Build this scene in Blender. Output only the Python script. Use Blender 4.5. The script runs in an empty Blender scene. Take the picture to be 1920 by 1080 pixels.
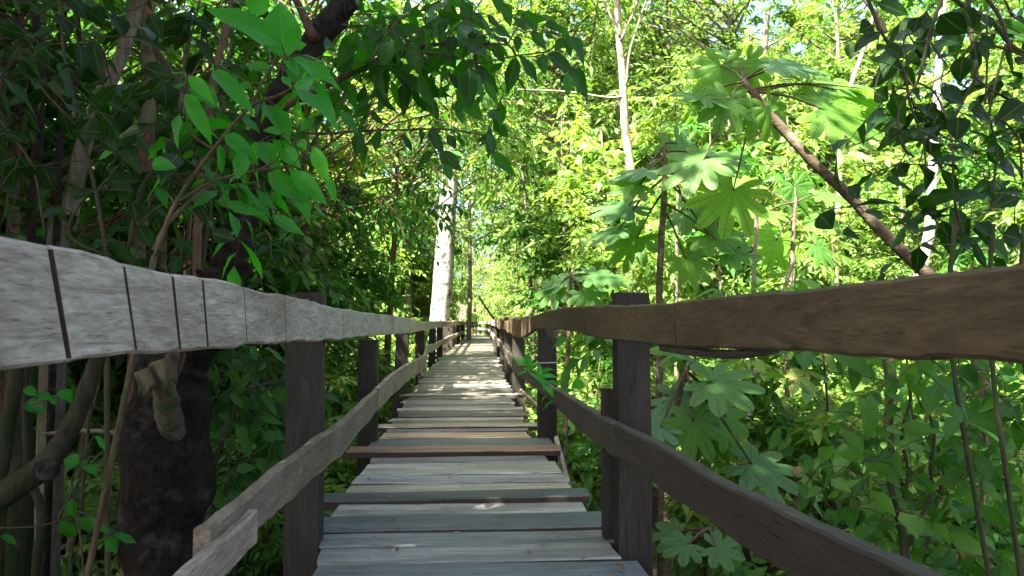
import bpy, math, random
import numpy as np
from mathutils import Vector, noise

# ------------------------------------------------------------------ scene, camera, light
S = bpy.context.scene
COL = S.collection
R = math.radians
FPX, VX, VY, CAMZ = 1280.0, 885.0, 605.0, 1.0     # focal length in photo pixels, vanishing point of the walk, eye height
PITCH = math.atan((VY - 540) / FPX)
YAW = math.atan((960 - VX) / FPX * math.cos(PITCH))

cam_d = bpy.data.cameras.new('camera')
cam = bpy.data.objects.new('camera', cam_d)
COL.objects.link(cam)
cam.location = (0, 0, CAMZ)
cam.rotation_euler = (math.pi / 2 + PITCH, 0, -YAW)
cam_d.sensor_width = 36
cam_d.lens = 24
cam_d.clip_start = 0.05
cam_d.clip_end = 500
cam_d.dof.use_dof = True
cam_d.dof.focus_distance = 4.5
cam_d.dof.aperture_fstop = 9.0
S.camera = cam

TO_SUN = Vector((-0.50, -0.45, 0.90)).normalized()
W = bpy.data.worlds.new('World')
S.world = W
W.use_nodes = True
nt = W.node_tree
sky = nt.nodes.new('ShaderNodeTexSky')
sky.sky_type = 'NISHITA'
sky.sun_disc = False
sky.sun_elevation = math.asin(TO_SUN.z)
sky.sun_rotation = math.atan2(TO_SUN.x, TO_SUN.y)
sky.air_density = 0.7
sky.dust_density = 5.0
sky.ozone_density = 0.2
bg = nt.nodes['Background']
bg.inputs['Strength'].default_value = 0.085
nt.links.new(sky.outputs[0], bg.inputs['Color'])

sun_d = bpy.data.lights.new('sun', 'SUN')
sun_d.energy = 5.0
sun_d.angle = R(0.5)
sun_d.color = (1.0, 0.93, 0.80)
sun = bpy.data.objects.new('sun', sun_d)
COL.objects.link(sun)
sun.rotation_euler = TO_SUN.to_track_quat('Z', 'Y').to_euler()
sun.location = TO_SUN * 60

S.view_settings.view_transform = 'Standard'
S.view_settings.look = 'None'
S.view_settings.exposure = 3.4
S.view_settings.gamma = 1.0
try:
    S.cycles.max_bounces = 7
    S.cycles.diffuse_bounces = 4
    S.cycles.glossy_bounces = 2
    S.cycles.transmission_bounces = 5
    S.cycles.transparent_max_bounces = 4
    S.cycles.use_denoising = True
    S.cycles.sample_clamp_indirect = 8
except Exception:
    pass

rng = np.random.default_rng(7)
random.seed(7)
cy_, sy_ = math.cos(YAW), math.sin(YAW)
cp_, sp_ = math.cos(PITCH), math.sin(PITCH)
RIGHT = np.array([cy_, -sy_, 0.0])
FWD = np.array([sy_ * cp_, cy_ * cp_, sp_])
UPV = np.array([-sy_ * sp_, -cy_ * sp_, cp_])
CAM = np.array([0, 0, CAMZ])


def P(x, y, Y):
    """world point seen at photo pixel (x, y) at the distance Y along the walk"""
    d = RIGHT * ((x - 960) / FPX) + UPV * (-(y - 540) / FPX) + FWD
    return CAM + d * (Y / d[1])


# ------------------------------------------------------------------ materials
def mat_base(name):
    m = bpy.data.materials.new(name)
    m.use_nodes = True
    t = m.node_tree
    return m, t, t.nodes['Principled BSDF'], t.nodes['Material Output']


def N(t, kind, **kw):
    n = t.nodes.new(kind)
    for k, v in kw.items():
        if k in n.inputs:
            n.inputs[k].default_value = v
        else:
            setattr(n, k, v)
    return n


def ramp(t, stops, interp='LINEAR'):
    n = t.nodes.new('ShaderNodeValToRGB')
    cr = n.color_ramp
    cr.interpolation = interp
    while len(cr.elements) < len(stops):
        cr.elements.new(0.5)
    for e, (p, c) in zip(cr.elements, stops):
        e.position = p
        e.color = (*c, 1) if len(c) == 3 else c
    return n


def math_n(t, op, a=None, b=None):
    n = t.nodes.new('ShaderNodeMath')
    n.operation = op
    for i, v in enumerate((a, b)):
        if v is None:
            continue
        if isinstance(v, (int, float)):
            n.inputs[i].default_value = v
        else:
            t.links.new(v, n.inputs[i])
    return n.outputs[0]


def mix_rgb(t, fac, a, b, blend='MIX'):
    n = t.nodes.new('ShaderNodeMix')
    n.data_type = 'RGBA'
    n.blend_type = blend
    for sock, v in ((n.inputs[0], fac), (n.inputs[6], a), (n.inputs[7], b)):
        if isinstance(v, (int, float)):
            sock.default_value = v
        elif isinstance(v, tuple):
            sock.default_value = (*v, 1)
        else:
            t.links.new(v, sock)
    return n.outputs[2]


def leaf_mat(name, stops, trans=0.38, tint=(1.25, 1.25, 0.5), rough=0.42, spec=0.4, veins=14, vcol=(0.16, 0.24, 0.06), vs=0.35):
    m, t, b, out = mat_base(name)
    L = t.links
    at = N(t, 'ShaderNodeAttribute', attribute_name='rnd')
    oi = N(t, 'ShaderNodeObjectInfo')
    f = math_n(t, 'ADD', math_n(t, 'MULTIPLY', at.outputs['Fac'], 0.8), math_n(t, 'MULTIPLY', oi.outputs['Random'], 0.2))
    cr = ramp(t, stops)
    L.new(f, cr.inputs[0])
    uv = N(t, 'ShaderNodeUVMap')
    sp = N(t, 'ShaderNodeSeparateXYZ')
    L.new(uv.outputs[0], sp.inputs[0])
    au = math_n(t, 'ABSOLUTE', math_n(t, 'SUBTRACT', sp.outputs[0], 0.5))
    rib = math_n(t, 'LESS_THAN', au, 0.022)
    sv = math_n(t, 'FRACT', math_n(t, 'MULTIPLY', math_n(t, 'SUBTRACT', sp.outputs[1], math_n(t, 'MULTIPLY', au, 0.55)), float(veins)))
    side = math_n(t, 'MULTIPLY', math_n(t, 'LESS_THAN', sv, 0.10), 0.55)
    vein = math_n(t, 'MULTIPLY', math_n(t, 'MAXIMUM', rib, side), vs)
    tc = N(t, 'ShaderNodeTexCoord')
    nz = N(t, 'ShaderNodeTexNoise', Scale=22.0, Detail=2.0)
    L.new(tc.outputs['Object'], nz.inputs['Vector'])
    col = mix_rgb(t, math_n(t, 'MULTIPLY', nz.outputs[0], 0.35), cr.outputs[0], (0.02, 0.045, 0.008))
    col = mix_rgb(t, math_n(t, 'MULTIPLY', sp.outputs[1], 0.28), col, mix_rgb(t, 1.0, col, (1.7, 1.25, 0.8), 'MULTIPLY'))
    nb = N(t, 'ShaderNodeTexNoise', Scale=9.0, Detail=4.0, Roughness=0.7)
    L.new(tc.outputs['Object'], nb.inputs['Vector'])
    br = ramp(t, [(0.70, (0, 0, 0)), (0.74, (1, 1, 1))])
    L.new(nb.outputs[0], br.inputs[0])
    col = mix_rgb(t, math_n(t, 'MULTIPLY', br.outputs[0], 0.75), col, (0.09, 0.06, 0.02))
    col = mix_rgb(t, vein, col, vcol)
    L.new(col, b.inputs['Base Color'])
    b.inputs['Roughness'].default_value = rough
    b.inputs['Specular IOR Level'].default_value = spec
    bp = N(t, 'ShaderNodeBump', Strength=0.25, Distance=0.004)
    L.new(math_n(t, 'SUBTRACT', 1.0, vein), bp.inputs['Height'])
    L.new(bp.outputs[0], b.inputs['Normal'])
    tr = N(t, 'ShaderNodeBsdfTranslucent')
    L.new(mix_rgb(t, 1.0, col, tint, 'MULTIPLY'), tr.inputs['Color'])
    mx = N(t, 'ShaderNodeMixShader')
    mx.inputs[0].default_value = trans
    L.new(b.outputs[0], mx.inputs[1])
    L.new(tr.outputs[0], mx.inputs[2])
    L.new(mx.outputs[0], out.inputs['Surface'])
    return m


def bark_mat(name, c1, c2, c3=None, scale=(9, 9, 2.5), patch=3.0, patch_at=0.55, rough=0.85, bump=0.6):
    m, t, b, out = mat_base(name)
    L = t.links
    tc = N(t, 'ShaderNodeTexCoord')
    mp = N(t, 'ShaderNodeMapping')
    mp.inputs['Scale'].default_value = scale
    L.new(tc.outputs['Object'], mp.inputs[0])
    n1 = N(t, 'ShaderNodeTexNoise', Scale=4.0, Detail=8.0, Roughness=0.65)
    L.new(mp.outputs[0], n1.inputs['Vector'])
    cr = ramp(t, [(0.32, c1), (0.68, c2)])
    L.new(n1.outputs[0], cr.inputs[0])
    col = cr.outputs[0]
    if c3:
        n2 = N(t, 'ShaderNodeTexNoise', Scale=patch, Detail=5.0, Roughness=0.6)
        L.new(tc.outputs['Object'], n2.inputs['Vector'])
        r2 = ramp(t, [(patch_at - 0.05, (0, 0, 0)), (patch_at + 0.05, (1, 1, 1))])
        L.new(n2.outputs[0], r2.inputs[0])
        col = mix_rgb(t, r2.outputs[0], col, c3)
    L.new(col, b.inputs['Base Color'])
    b.inputs['Specular IOR Level'].default_value = 0.12
    b.inputs['Roughness'].default_value = rough
    bp = N(t, 'ShaderNodeBump', Strength=bump, Distance=0.02)
    L.new(n1.outputs[0], bp.inputs['Height'])
    L.new(bp.outputs[0], b.inputs['Normal'])
    return m


def wood_mat(name, c1, c2, stain, scale, rough=0.62, stain_at=0.5, spec=0.35, crk_w=0.7, dist=0.7, knots=()):
    """weathered timber: long grain, broad stains, fine cracks; multiplied by the object's own colour"""
    m, t, b, out = mat_base(name)
    L = t.links
    tc = N(t, 'ShaderNodeTexCoord')
    oi = N(t, 'ShaderNodeObjectInfo')
    off = N(t, 'ShaderNodeVectorMath', operation='ADD')
    cx = N(t, 'ShaderNodeCombineXYZ')
    sh = math_n(t, 'MULTIPLY', oi.outputs['Random'], 37.0)
    for i in range(3):
        L.new(sh, cx.inputs[i])
    L.new(tc.outputs['Object'], off.inputs[0])
    L.new(cx.outputs[0], off.inputs[1])
    mp = N(t, 'ShaderNodeMapping')
    mp.inputs['Scale'].default_value = scale
    L.new(off.outputs[0], mp.inputs[0])
    g = N(t, 'ShaderNodeTexNoise', Scale=1.6, Detail=9.0, Roughness=0.68, Distortion=dist)
    L.new(mp.outputs[0], g.inputs['Vector'])
    cr = ramp(t, [(0.30, c1), (0.70, c2)])
    L.new(g.outputs[0], cr.inputs[0])
    s = N(t, 'ShaderNodeTexNoise', Scale=3.1, Detail=5.0, Roughness=0.6)
    mp2 = N(t, 'ShaderNodeMapping')
    mp2.inputs['Scale'].default_value = tuple(0.35 * v ** 0.6 for v in scale)
    L.new(off.outputs[0], mp2.inputs[0])
    L.new(mp2.outputs[0], s.inputs['Vector'])
    sr = ramp(t, [(stain_at - 0.1, (0, 0, 0)), (stain_at + 0.22, (1, 1, 1))])
    L.new(s.outputs[0], sr.inputs[0])
    col = mix_rgb(t, math_n(t, 'MULTIPLY', sr.outputs[0], 0.75), cr.outputs[0], stain)
    cg = N(t, 'ShaderNodeTexNoise', Scale=5.0, Detail=3.0, Roughness=0.5)
    L.new(mp.outputs[0], cg.inputs['Vector'])
    crk = ramp(t, [(0.33, (1, 1, 1)), (0.38, (0, 0, 0))])
    L.new(cg.outputs[0], crk.inputs[0])
    col = mix_rgb(t, math_n(t, 'MULTIPLY', crk.outputs[0], crk_w), col, tuple(0.2 * v for v in c1))
    fg = N(t, 'ShaderNodeTexNoise', Scale=6.5, Detail=6.0, Roughness=0.75)
    L.new(mp.outputs[0], fg.inputs['Vector'])
    fr = ramp(t, [(0.32, (0.45, 0.44, 0.42)), (0.62, (1.12, 1.12, 1.12))])
    L.new(fg.outputs[0], fr.inputs[0])
    col = mix_rgb(t, 0.7, col, fr.outputs[0], 'MULTIPLY')
    for kp, kr in knots:
        dn = N(t, 'ShaderNodeVectorMath', operation='DISTANCE')
        L.new(tc.outputs['Object'], dn.inputs[0])
        dn.inputs[1].default_value = kp
        kd = math_n(t, 'ADD', dn.outputs['Value'], math_n(t, 'MULTIPLY', math_n(t, 'SUBTRACT', g.outputs[0], 0.5), kr * 1.5))
        kn = ramp(t, [(kr * 0.5, (0.85, 0.85, 0.85)), (kr * 2.2, (0, 0, 0))])
        L.new(kd, kn.inputs[0])
        col = mix_rgb(t, kn.outputs[0], col, tuple(0.25 * v for v in c1))
    col = mix_rgb(t, 1.0, col, oi.outputs['Color'], 'MULTIPLY')
    L.new(col, b.inputs['Base Color'])
    rr = math_n(t, 'ADD', math_n(t, 'MULTIPLY', g.outputs[0], 0.3), rough - 0.15)
    L.new(rr, b.inputs['Roughness'])
    b.inputs['Specular IOR Level'].default_value = spec
    bp = N(t, 'ShaderNodeBump', Strength=0.55, Distance=0.006)
    L.new(math_n(t, 'ADD', math_n(t, 'SUBTRACT', g.outputs[0], math_n(t, 'MULTIPLY', crk.outputs[0], 0.6)), math_n(t, 'MULTIPLY', fg.outputs[0], 0.7)), bp.inputs['Height'])
    L.new(bp.outputs[0], b.inputs['Normal'])
    return m


def plain_mat(name, c, rough=0.8):
    m, t, b, out = mat_base(name)
    tc = N(t, 'ShaderNodeTexCoord')
    n = N(t, 'ShaderNodeTexNoise', Scale=30.0, Detail=4.0)
    t.links.new(tc.outputs['Object'], n.inputs['Vector'])
    cr = ramp(t, [(0.3, tuple(0.7 * v for v in c)), (0.7, tuple(min(1, 1.2 * v) for v in c))])
    t.links.new(n.outputs[0], cr.inputs[0])
    t.links.new(cr.outputs[0], b.inputs['Base Color'])
    b.inputs['Roughness'].default_value = rough
    return m


M = {}
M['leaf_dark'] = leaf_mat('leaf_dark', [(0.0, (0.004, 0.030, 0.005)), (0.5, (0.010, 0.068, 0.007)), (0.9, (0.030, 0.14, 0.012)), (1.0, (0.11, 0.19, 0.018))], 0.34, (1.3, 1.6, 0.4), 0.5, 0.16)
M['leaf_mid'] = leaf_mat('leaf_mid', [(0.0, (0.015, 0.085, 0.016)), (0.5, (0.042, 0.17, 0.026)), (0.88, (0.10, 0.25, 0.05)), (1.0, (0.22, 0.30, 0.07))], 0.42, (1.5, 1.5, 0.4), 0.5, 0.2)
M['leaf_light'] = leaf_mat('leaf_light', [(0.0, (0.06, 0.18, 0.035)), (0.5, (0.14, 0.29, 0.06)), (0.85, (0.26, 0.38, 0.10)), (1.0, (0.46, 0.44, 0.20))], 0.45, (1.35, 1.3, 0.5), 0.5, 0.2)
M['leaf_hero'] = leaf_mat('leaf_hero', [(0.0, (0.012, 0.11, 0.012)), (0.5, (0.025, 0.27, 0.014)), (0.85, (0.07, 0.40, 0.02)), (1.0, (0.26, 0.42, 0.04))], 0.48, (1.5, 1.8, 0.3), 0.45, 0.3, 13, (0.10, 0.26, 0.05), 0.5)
M['leaf_palm'] = leaf_mat('leaf_cecropia', [(0.0, (0.10, 0.22, 0.13)), (0.5, (0.075, 0.21, 0.04)), (0.9, (0.12, 0.27, 0.025)), (1.0, (0.20, 0.25, 0.018))], 0.5, (1.9, 1.9, 0.35), 0.5, 0.3, 9, (0.012, 0.035, 0.006), 0.6)  # lowest stop: pale leaf tops, with bluish sky sheen put into the colour
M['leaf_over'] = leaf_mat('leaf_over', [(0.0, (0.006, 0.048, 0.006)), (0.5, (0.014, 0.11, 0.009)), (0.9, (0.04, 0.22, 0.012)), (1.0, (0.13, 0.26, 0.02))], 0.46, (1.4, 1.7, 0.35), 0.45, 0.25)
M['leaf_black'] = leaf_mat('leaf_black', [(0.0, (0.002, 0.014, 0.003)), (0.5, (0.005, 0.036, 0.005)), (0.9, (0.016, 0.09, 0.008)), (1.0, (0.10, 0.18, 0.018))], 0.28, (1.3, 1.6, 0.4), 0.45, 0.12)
M['leaf_dry'] = leaf_mat('leaf_dry', [(0.0, (0.09, 0.05, 0.025)), (0.5, (0.20, 0.13, 0.07)), (1.0, (0.42, 0.33, 0.20))], 0.15, (1, 1, 1), 0.8, 0.1)
M['stem'] = bark_mat('stem', (0.05, 0.035, 0.022), (0.11, 0.085, 0.055), (0.05, 0.07, 0.03), patch=6, patch_at=0.6)
M['vine'] = bark_mat('vine', (0.035, 0.03, 0.02), (0.075, 0.065, 0.04), (0.04, 0.06, 0.025), patch=6, patch_at=0.55)
M['bark_dark'] = bark_mat('bark_dark', (0.006, 0.005, 0.004), (0.032, 0.026, 0.020), (0.06, 0.058, 0.052), scale=(7, 7, 5), patch=6, patch_at=0.64, bump=1.6)
M['bark_lean'] = bark_mat('bark_lean', (0.025, 0.015, 0.01), (0.08, 0.05, 0.034), (0.16, 0.14, 0.12), patch=5, patch_at=0.62, bump=0.8)
M['bark_brown'] = bark_mat('bark_brown', (0.06, 0.036, 0.022), (0.15, 0.095, 0.06), (0.10, 0.12, 0.06), patch=4, patch_at=0.6)
M['bark_grey'] = bark_mat('bark_grey', (0.065, 0.056, 0.040), (0.16, 0.14, 0.10), (0.05, 0.07, 0.03), patch=5, patch_at=0.55)
M['bark_moss'] = bark_mat('bark_moss', (0.014, 0.012, 0.008), (0.052, 0.046, 0.031), (0.018, 0.026, 0.010), patch=5, patch_at=0.5)
M['bark_pale'] = bark_mat('bark_pale', (0.11, 0.092, 0.066), (0.25, 0.22, 0.17), (0.07, 0.06, 0.035), patch=4, patch_at=0.62, bump=0.3)
M['bark_white'] = bark_mat('bark_white', (0.20, 0.20, 0.19), (0.34, 0.34, 0.33), (0.05, 0.047, 0.033), scale=(5, 5, 5), patch=5, patch_at=0.57, bump=0.35)
M['cec_bark'] = bark_mat('cecropia_bark', (0.035, 0.026, 0.018), (0.11, 0.085, 0.058), (0.16, 0.14, 0.10), scale=(4, 4, 22), patch=6, patch_at=0.58, bump=0.5)
M['plank'] = wood_mat('plank_wood', (0.115, 0.11, 0.10), (0.48, 0.47, 0.445), (0.065, 0.068, 0.068), (1.1, 22, 22), 0.5, 0.5, 0.45)
M['rail_grey'] = wood_mat('rail_grey', (0.22, 0.18, 0.13), (0.54, 0.485, 0.40), (0.15, 0.108, 0.07), (14, 3.0, 22), 0.75, 0.55, 0.25, 0.25, 1.6, [(tuple(P(30, 655, .92)), .022), (tuple(P(505, 585, 2.12)), .007), (tuple(P(560, 600, 2.43)), .007), (tuple(P(370, 590, 1.54)), .006)])
M['rail_brown'] = wood_mat('rail_brown', (0.062, 0.046, 0.024), (0.145, 0.110, 0.058), (0.05, 0.037, 0.02), (12, 2.2, 13), 0.7, 0.5, 0.2, 0.1, 2.4, [(tuple(P(1340, 603, 1.80)), 0.011), (tuple(P(1286, 612, 1.98)), 0.010), (tuple(P(1225, 610, 2.3)), 0.008)])
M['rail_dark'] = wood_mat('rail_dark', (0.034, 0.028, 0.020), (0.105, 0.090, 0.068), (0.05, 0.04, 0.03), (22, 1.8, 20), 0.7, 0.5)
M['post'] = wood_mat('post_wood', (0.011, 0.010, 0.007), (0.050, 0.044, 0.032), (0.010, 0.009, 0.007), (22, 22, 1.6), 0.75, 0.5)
M['crack'] = plain_mat('crack_shade_and_nail', (0.055, 0.038, 0.026), 0.95)  # dark tone standing in for shade in saw cuts and plank gaps; also nails
M['skin'] = plain_mat('skin', (0.36, 0.20, 0.12), 0.55)
M['shirt'] = plain_mat('shirt_cloth', (0.12, 0.30, 0.04), 0.85)
M['shorts'] = plain_mat('shorts_cloth', (0.02, 0.025, 0.04), 0.85)
M['hair'] = plain_mat('hair', (0.02, 0.013, 0.01), 0.6)
M['wire'] = plain_mat('pale_wire', (0.5, 0.48, 0.45), 0.5)


def ground_mat():
    m, t, b, out = mat_base('forest_floor')
    L = t.links
    tc = N(t, 'ShaderNodeTexCoord')
    n1 = N(t, 'ShaderNodeTexNoise', Scale=3.0, Detail=9.0, Roughness=0.7)
    n2 = N(t, 'ShaderNodeTexVoronoi', Scale=16.0)
    L.new(tc.outputs['Object'], n1.inputs['Vector'])
    L.new(tc.outputs['Object'], n2.inputs['Vector'])
    cr = ramp(t, [(0.3, (0.03, 0.02, 0.012)), (0.55, (0.10, 0.065, 0.038)), (0.75, (0.17, 0.12, 0.07))])
    L.new(n1.outputs[0], cr.inputs[0])
    L.new(mix_rgb(t, 0.35, cr.outputs[0], n2.outputs['Color'], 'MULTIPLY'), b.inputs['Base Color'])
    b.inputs['Roughness'].default_value = 0.95
    bp = N(t, 'ShaderNodeBump', Strength=0.8, Distance=0.05)
    L.new(n2.outputs[0], bp.inputs['Height'])
    L.new(bp.outputs[0], b.inputs['Normal'])
    return m


def water_mat():
    m, t, b, out = mat_base('swamp_water')
    tc = N(t, 'ShaderNodeTexCoord')
    n1 = N(t, 'ShaderNodeTexNoise', Scale=3.0, Detail=3.0)
    t.links.new(tc.outputs['Object'], n1.inputs['Vector'])
    b.inputs['Base Color'].default_value = (0.02, 0.016, 0.008, 1)
    b.inputs['Roughness'].default_value = 0.04
    bp = N(t, 'ShaderNodeBump', Strength=0.12, Distance=0.03)
    t.links.new(n1.outputs[0], bp.inputs['Height'])
    t.links.new(bp.outputs[0], b.inputs['Normal'])
    return m


M['ground'] = ground_mat()
M['water'] = water_mat()


# ------------------------------------------------------------------ mesh builder
class MB:
    def __init__(self):
        self.v, self.l, self.c, self.uv, self.r, self.mi, self.n = [], [], [], [], [], [], 0

    def add(self, verts, loops, counts, uv_v=None, rnd=None, mi=0):
        verts = np.asarray(verts, float)
        loops = np.asarray(loops, np.int64)
        counts = np.asarray(counts, np.int64)
        self.v.append(verts)
        self.l.append(loops + self.n)
        self.c.append(counts)
        self.uv.append(uv_v[loops] if uv_v is not None else np.full((len(loops), 2), 0.3))
        self.r.append(np.zeros(len(counts)) + (0.5 if rnd is None else rnd))
        self.mi.append(np.full(len(counts), mi))
        self.n += len(verts)

    def faces(self, verts, faces, mi=0, uv=None):
        self.add(verts, [i for f in faces for i in f], [len(f) for f in faces], uv, None, mi)

    def mesh(self, name, mats, smooth=True):
        me = bpy.data.meshes.new(name)
        v = np.concatenate(self.v)
        l = np.concatenate(self.l)
        c = np.concatenate(self.c)
        me.vertices.add(len(v))
        me.vertices.foreach_set('co', v.astype(np.float32).ravel())
        me.loops.add(len(l))
        me.loops.foreach_set('vertex_index', l.astype(np.int32))
        me.polygons.add(len(c))
        me.polygons.foreach_set('loop_start', np.concatenate([[0], np.cumsum(c)[:-1]]).astype(np.int32))
        me.polygons.foreach_set('material_index', np.concatenate(self.mi).astype(np.int32))
        me.polygons.foreach_set('use_smooth', np.full(len(c), smooth))
        u = me.uv_layers.new(name='UVMap')
        u.data.foreach_set('uv', np.concatenate(self.uv).astype(np.float32).ravel())
        a = me.attributes.new('rnd', 'FLOAT', 'FACE')
        a.data.foreach_set('value', np.concatenate(self.r).astype(np.float32))
        me.update(calc_edges=True)
        me.validate()
        for m in (mats if isinstance(mats, (list, tuple)) else [mats]):
            me.materials.append(m)
        return me

    def obj(self, name, mats, parent=None, smooth=True):
        o = bpy.data.objects.new(name, self.mesh(name, mats, smooth))
        COL.objects.link(o)
        if parent is not None:
            o.parent = parent
            o.matrix_parent_inverse.identity()
            if parent.location.length > 0 and not parent.get('local'):
                o.location = -parent.location      # geometry was given in world coordinates
        return o


def tag(o, label, cat, group=None):
    o['label'] = label
    o['category'] = cat
    if group:
        o['group'] = group
    return o


def thing(name, label, cat, loc=(0, 0, 0), group=None, local=False):
    o = bpy.data.objects.new(name, None)
    COL.objects.link(o)
    o.empty_display_size = 0.2
    o.location = loc
    if local:
        o['local'] = 1
    return tag(o, label, cat, group)


def unit(a):
    return a / np.maximum(np.linalg.norm(a, axis=-1, keepdims=True), 1e-9)


def smooth_path(pts, n_per=6):
    """Catmull-Rom through rows of any width"""
    p = np.asarray(pts, float)
    if len(p) < 3:
        t = np.linspace(0, 1, n_per + 1)[:, None]
        return p[0] * (1 - t) + p[-1] * t
    q = np.vstack([2 * p[0] - p[1], p, 2 * p[-1] - p[-2]])
    out = []
    for i in range(1, len(q) - 2):
        for k in range(n_per):
            t = k / n_per
            a, b, c, d = q[i - 1], q[i], q[i + 1], q[i + 2]
            out.append(0.5 * (2 * b + (c - a) * t + (2 * a - 5 * b + 4 * c - d) * t * t + (3 * b - 3 * c + d - a) * t ** 3))
    out.append(p[-1])
    return np.array(out)


def add_tube(mb, pts, rad, sides=8, lump=0.0, seed=0, mi=0, cap=True):
    p = np.asarray(pts, float)
    n = len(p)
    rad = np.broadcast_to(np.asarray(rad, float), (n,))
    tan = unit(np.gradient(p, axis=0))
    ref = np.array([1.0, 0, 0]) if abs(tan[0][0]) < 0.8 else np.array([0, 1.0, 0])
    nx = np.zeros_like(p)
    cur = ref
    for i in range(n):
        cur = cur - tan[i] * np.dot(cur, tan[i])
        cur = cur / (np.linalg.norm(cur) + 1e-9)
        nx[i] = cur
    ny = np.cross(tan, nx)
    a = np.linspace(0, 2 * np.pi, sides, endpoint=False)
    ring = p[:, None, :] + rad[:, None, None] * (nx[:, None, :] * np.cos(a)[None, :, None] + ny[:, None, :] * np.sin(a)[None, :, None])
    if lump:
        for i in range(n):
            for k in range(sides):
                s = 1 + lump * (noise.noise(Vector(ring[i, k] * (0.35 / max(rad[i], 0.01)) + seed)) + 0.5 * noise.noise(Vector(ring[i, k] * (0.9 / max(rad[i], 0.01)) + seed)))
                ring[i, k] = p[i] + (ring[i, k] - p[i]) * s
    verts = ring.reshape(-1, 3)
    i, k = np.meshgrid(np.arange(n - 1), np.arange(sides), indexing='ij')
    k2 = (k + 1) % sides
    q = np.stack([i * sides + k, i * sides + k2, (i + 1) * sides + k2, (i + 1) * sides + k], -1).reshape(-1, 4)
    loops = list(q.ravel())
    counts = [4] * len(q)
    if cap:
        loops += list(range(sides))[::-1] + list(range((n - 1) * sides, n * sides))
        counts += [sides, sides]
    mb.add(verts, loops, counts, None, None, mi)


# ---- leaf templates: (t along, s across, h out), uv, faces
def leaf_template(nt, shape, ns=1):
    t = np.linspace(0, 1, nt + 1)
    w = shape(t)
    V, UV, F = [], [], []
    rows = []
    for i, (ti, wi) in enumerate(zip(t, w)):
        if wi < 1e-3:
            rows.append([len(V)])
            V.append((ti, 0, 0))
            UV.append((0.5, ti))
        else:
            row = []
            for k in range(-ns, ns + 1):
                s = k / ns
                row.append(len(V))
                V.append((ti, 0.5 * s * wi, 0.16 * abs(s) * wi))
                UV.append((0.5 + 0.5 * s, ti))
            rows.append(row)
    for a, b in zip(rows[:-1], rows[1:]):
        if len(a) == 1:
            for k in range(len(b) - 1):
                F.append((a[0], b[k + 1], b[k]))
        elif len(b) == 1:
            for k in range(len(a) - 1):
                F.append((a[k], a[k + 1], b[0]))
        else:
            for k in range(len(a) - 1):
                F.append((a[k], a[k + 1], b[k + 1], b[k]))
    return np.array(V, float), np.array(UV, float), F


ell = lambda t: np.where((t <= 0) | (t >= 1), 0, np.sin(np.pi * t ** 0.8) ** 0.85 * (1 - 0.35 * t ** 3))
heart = lambda t: np.where((t <= 0) | (t >= 1), 0, np.sin(np.pi * np.clip(t, 0, 1) ** 0.55) ** 0.7)
LEAF_LO = (np.array([(0, 0, 0), (0.42, -0.5, 0.12), (1, 0, 0), (0.42, 0.5, 0.12), (0.5, 0, 0)], float),
           np.array([(0.5, 0), (0, 0.42), (0.5, 1), (1, 0.42), (0.5, 0.5)], float), [(0, 4, 2, 1), (0, 3, 2, 4)])
LEAF_MD = leaf_template(3, ell)
LEAF_HI = leaf_template(9, ell, 2)
LEAF_HEART = leaf_template(8, heart, 2)


def add_leaves(mb, tm, pos, dr, nrm, ln, wd, curl=0.25, rnd=None):
    tv, tuv, tf = tm
    pos, dr, nrm = np.asarray(pos, float), unit(np.asarray(dr, float)), np.asarray(nrm, float)
    n = len(pos)
    if n == 0:
        return
    nrm = unit(nrm - dr * np.sum(nrm * dr, -1, keepdims=True))
    bi = np.cross(nrm, dr)
    ln = np.broadcast_to(ln, (n,))
    wd = np.broadcast_to(wd, (n,))
    curl = np.broadcast_to(curl, (n,))
    T, Sx, H = tv[:, 0], tv[:, 1], tv[:, 2]
    wave = 0.05 * np.sin(T[None, :] * 9.0 + (pos[:, :1] * 37) % 6.28 + Sx[None, :] * 2.5) * np.abs(Sx)[None, :] * 2
    v = (pos[:, None, :] + dr[:, None, :] * (T[None, :] * ln[:, None])[..., None]
         + bi[:, None, :] * (Sx[None, :] * wd[:, None])[..., None]
         + nrm[:, None, :] * ((H[None, :] * wd[:, None]) - curl[:, None] * (T ** 2)[None, :] * ln[:, None] + wave * ln[:, None])[..., None])
    loops = np.array([i for f in tf for i in f])
    counts = np.array([len(f) for f in tf])
    k = len(tv)
    L = (loops[None, :] + (np.arange(n) * k)[:, None]).ravel()
    C = np.tile(counts, n)
    rr = rng.random(n) if rnd is None else np.broadcast_to(rnd, (n,))
    mb.add(v.reshape(-1, 3), L, C, np.tile(tuv, (n, 1)), np.repeat(rr, len(counts)))


def box_verts(x0, x1, y0, y1, z0, z1):
    return [(x0, y0, z0), (x1, y0, z0), (x1, y1, z0), (x0, y1, z0), (x0, y0, z1), (x1, y0, z1), (x1, y1, z1), (x0, y1, z1)]


BOXF = [(0, 3, 2, 1), (4, 5, 6, 7), (0, 1, 5, 4), (1, 2, 6, 5), (2, 3, 7, 6), (3, 0, 4, 7)]

# ------------------------------------------------------------------ the setting
WATER_Z = -1.02


def ground_z(x, y):
    n = noise.noise(Vector((x * 0.35, y * 0.35, 3.1))) * 0.22 + noise.noise(Vector((x * 1.3, y * 1.3, 8.0))) * 0.05
    side = 1 / (1 + math.exp(-(x - 0.2) * 1.6))             # dry on the right, swamp on the left
    near = 1 / (1 + math.exp((y - 16) * 0.35))
    far = max(0, y - 45) * 0.05 + max(0, abs(x) - 22) * 0.08
    return -0.82 + n - 0.30 * (1 - side) * near - 0.06 * near + far


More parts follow.
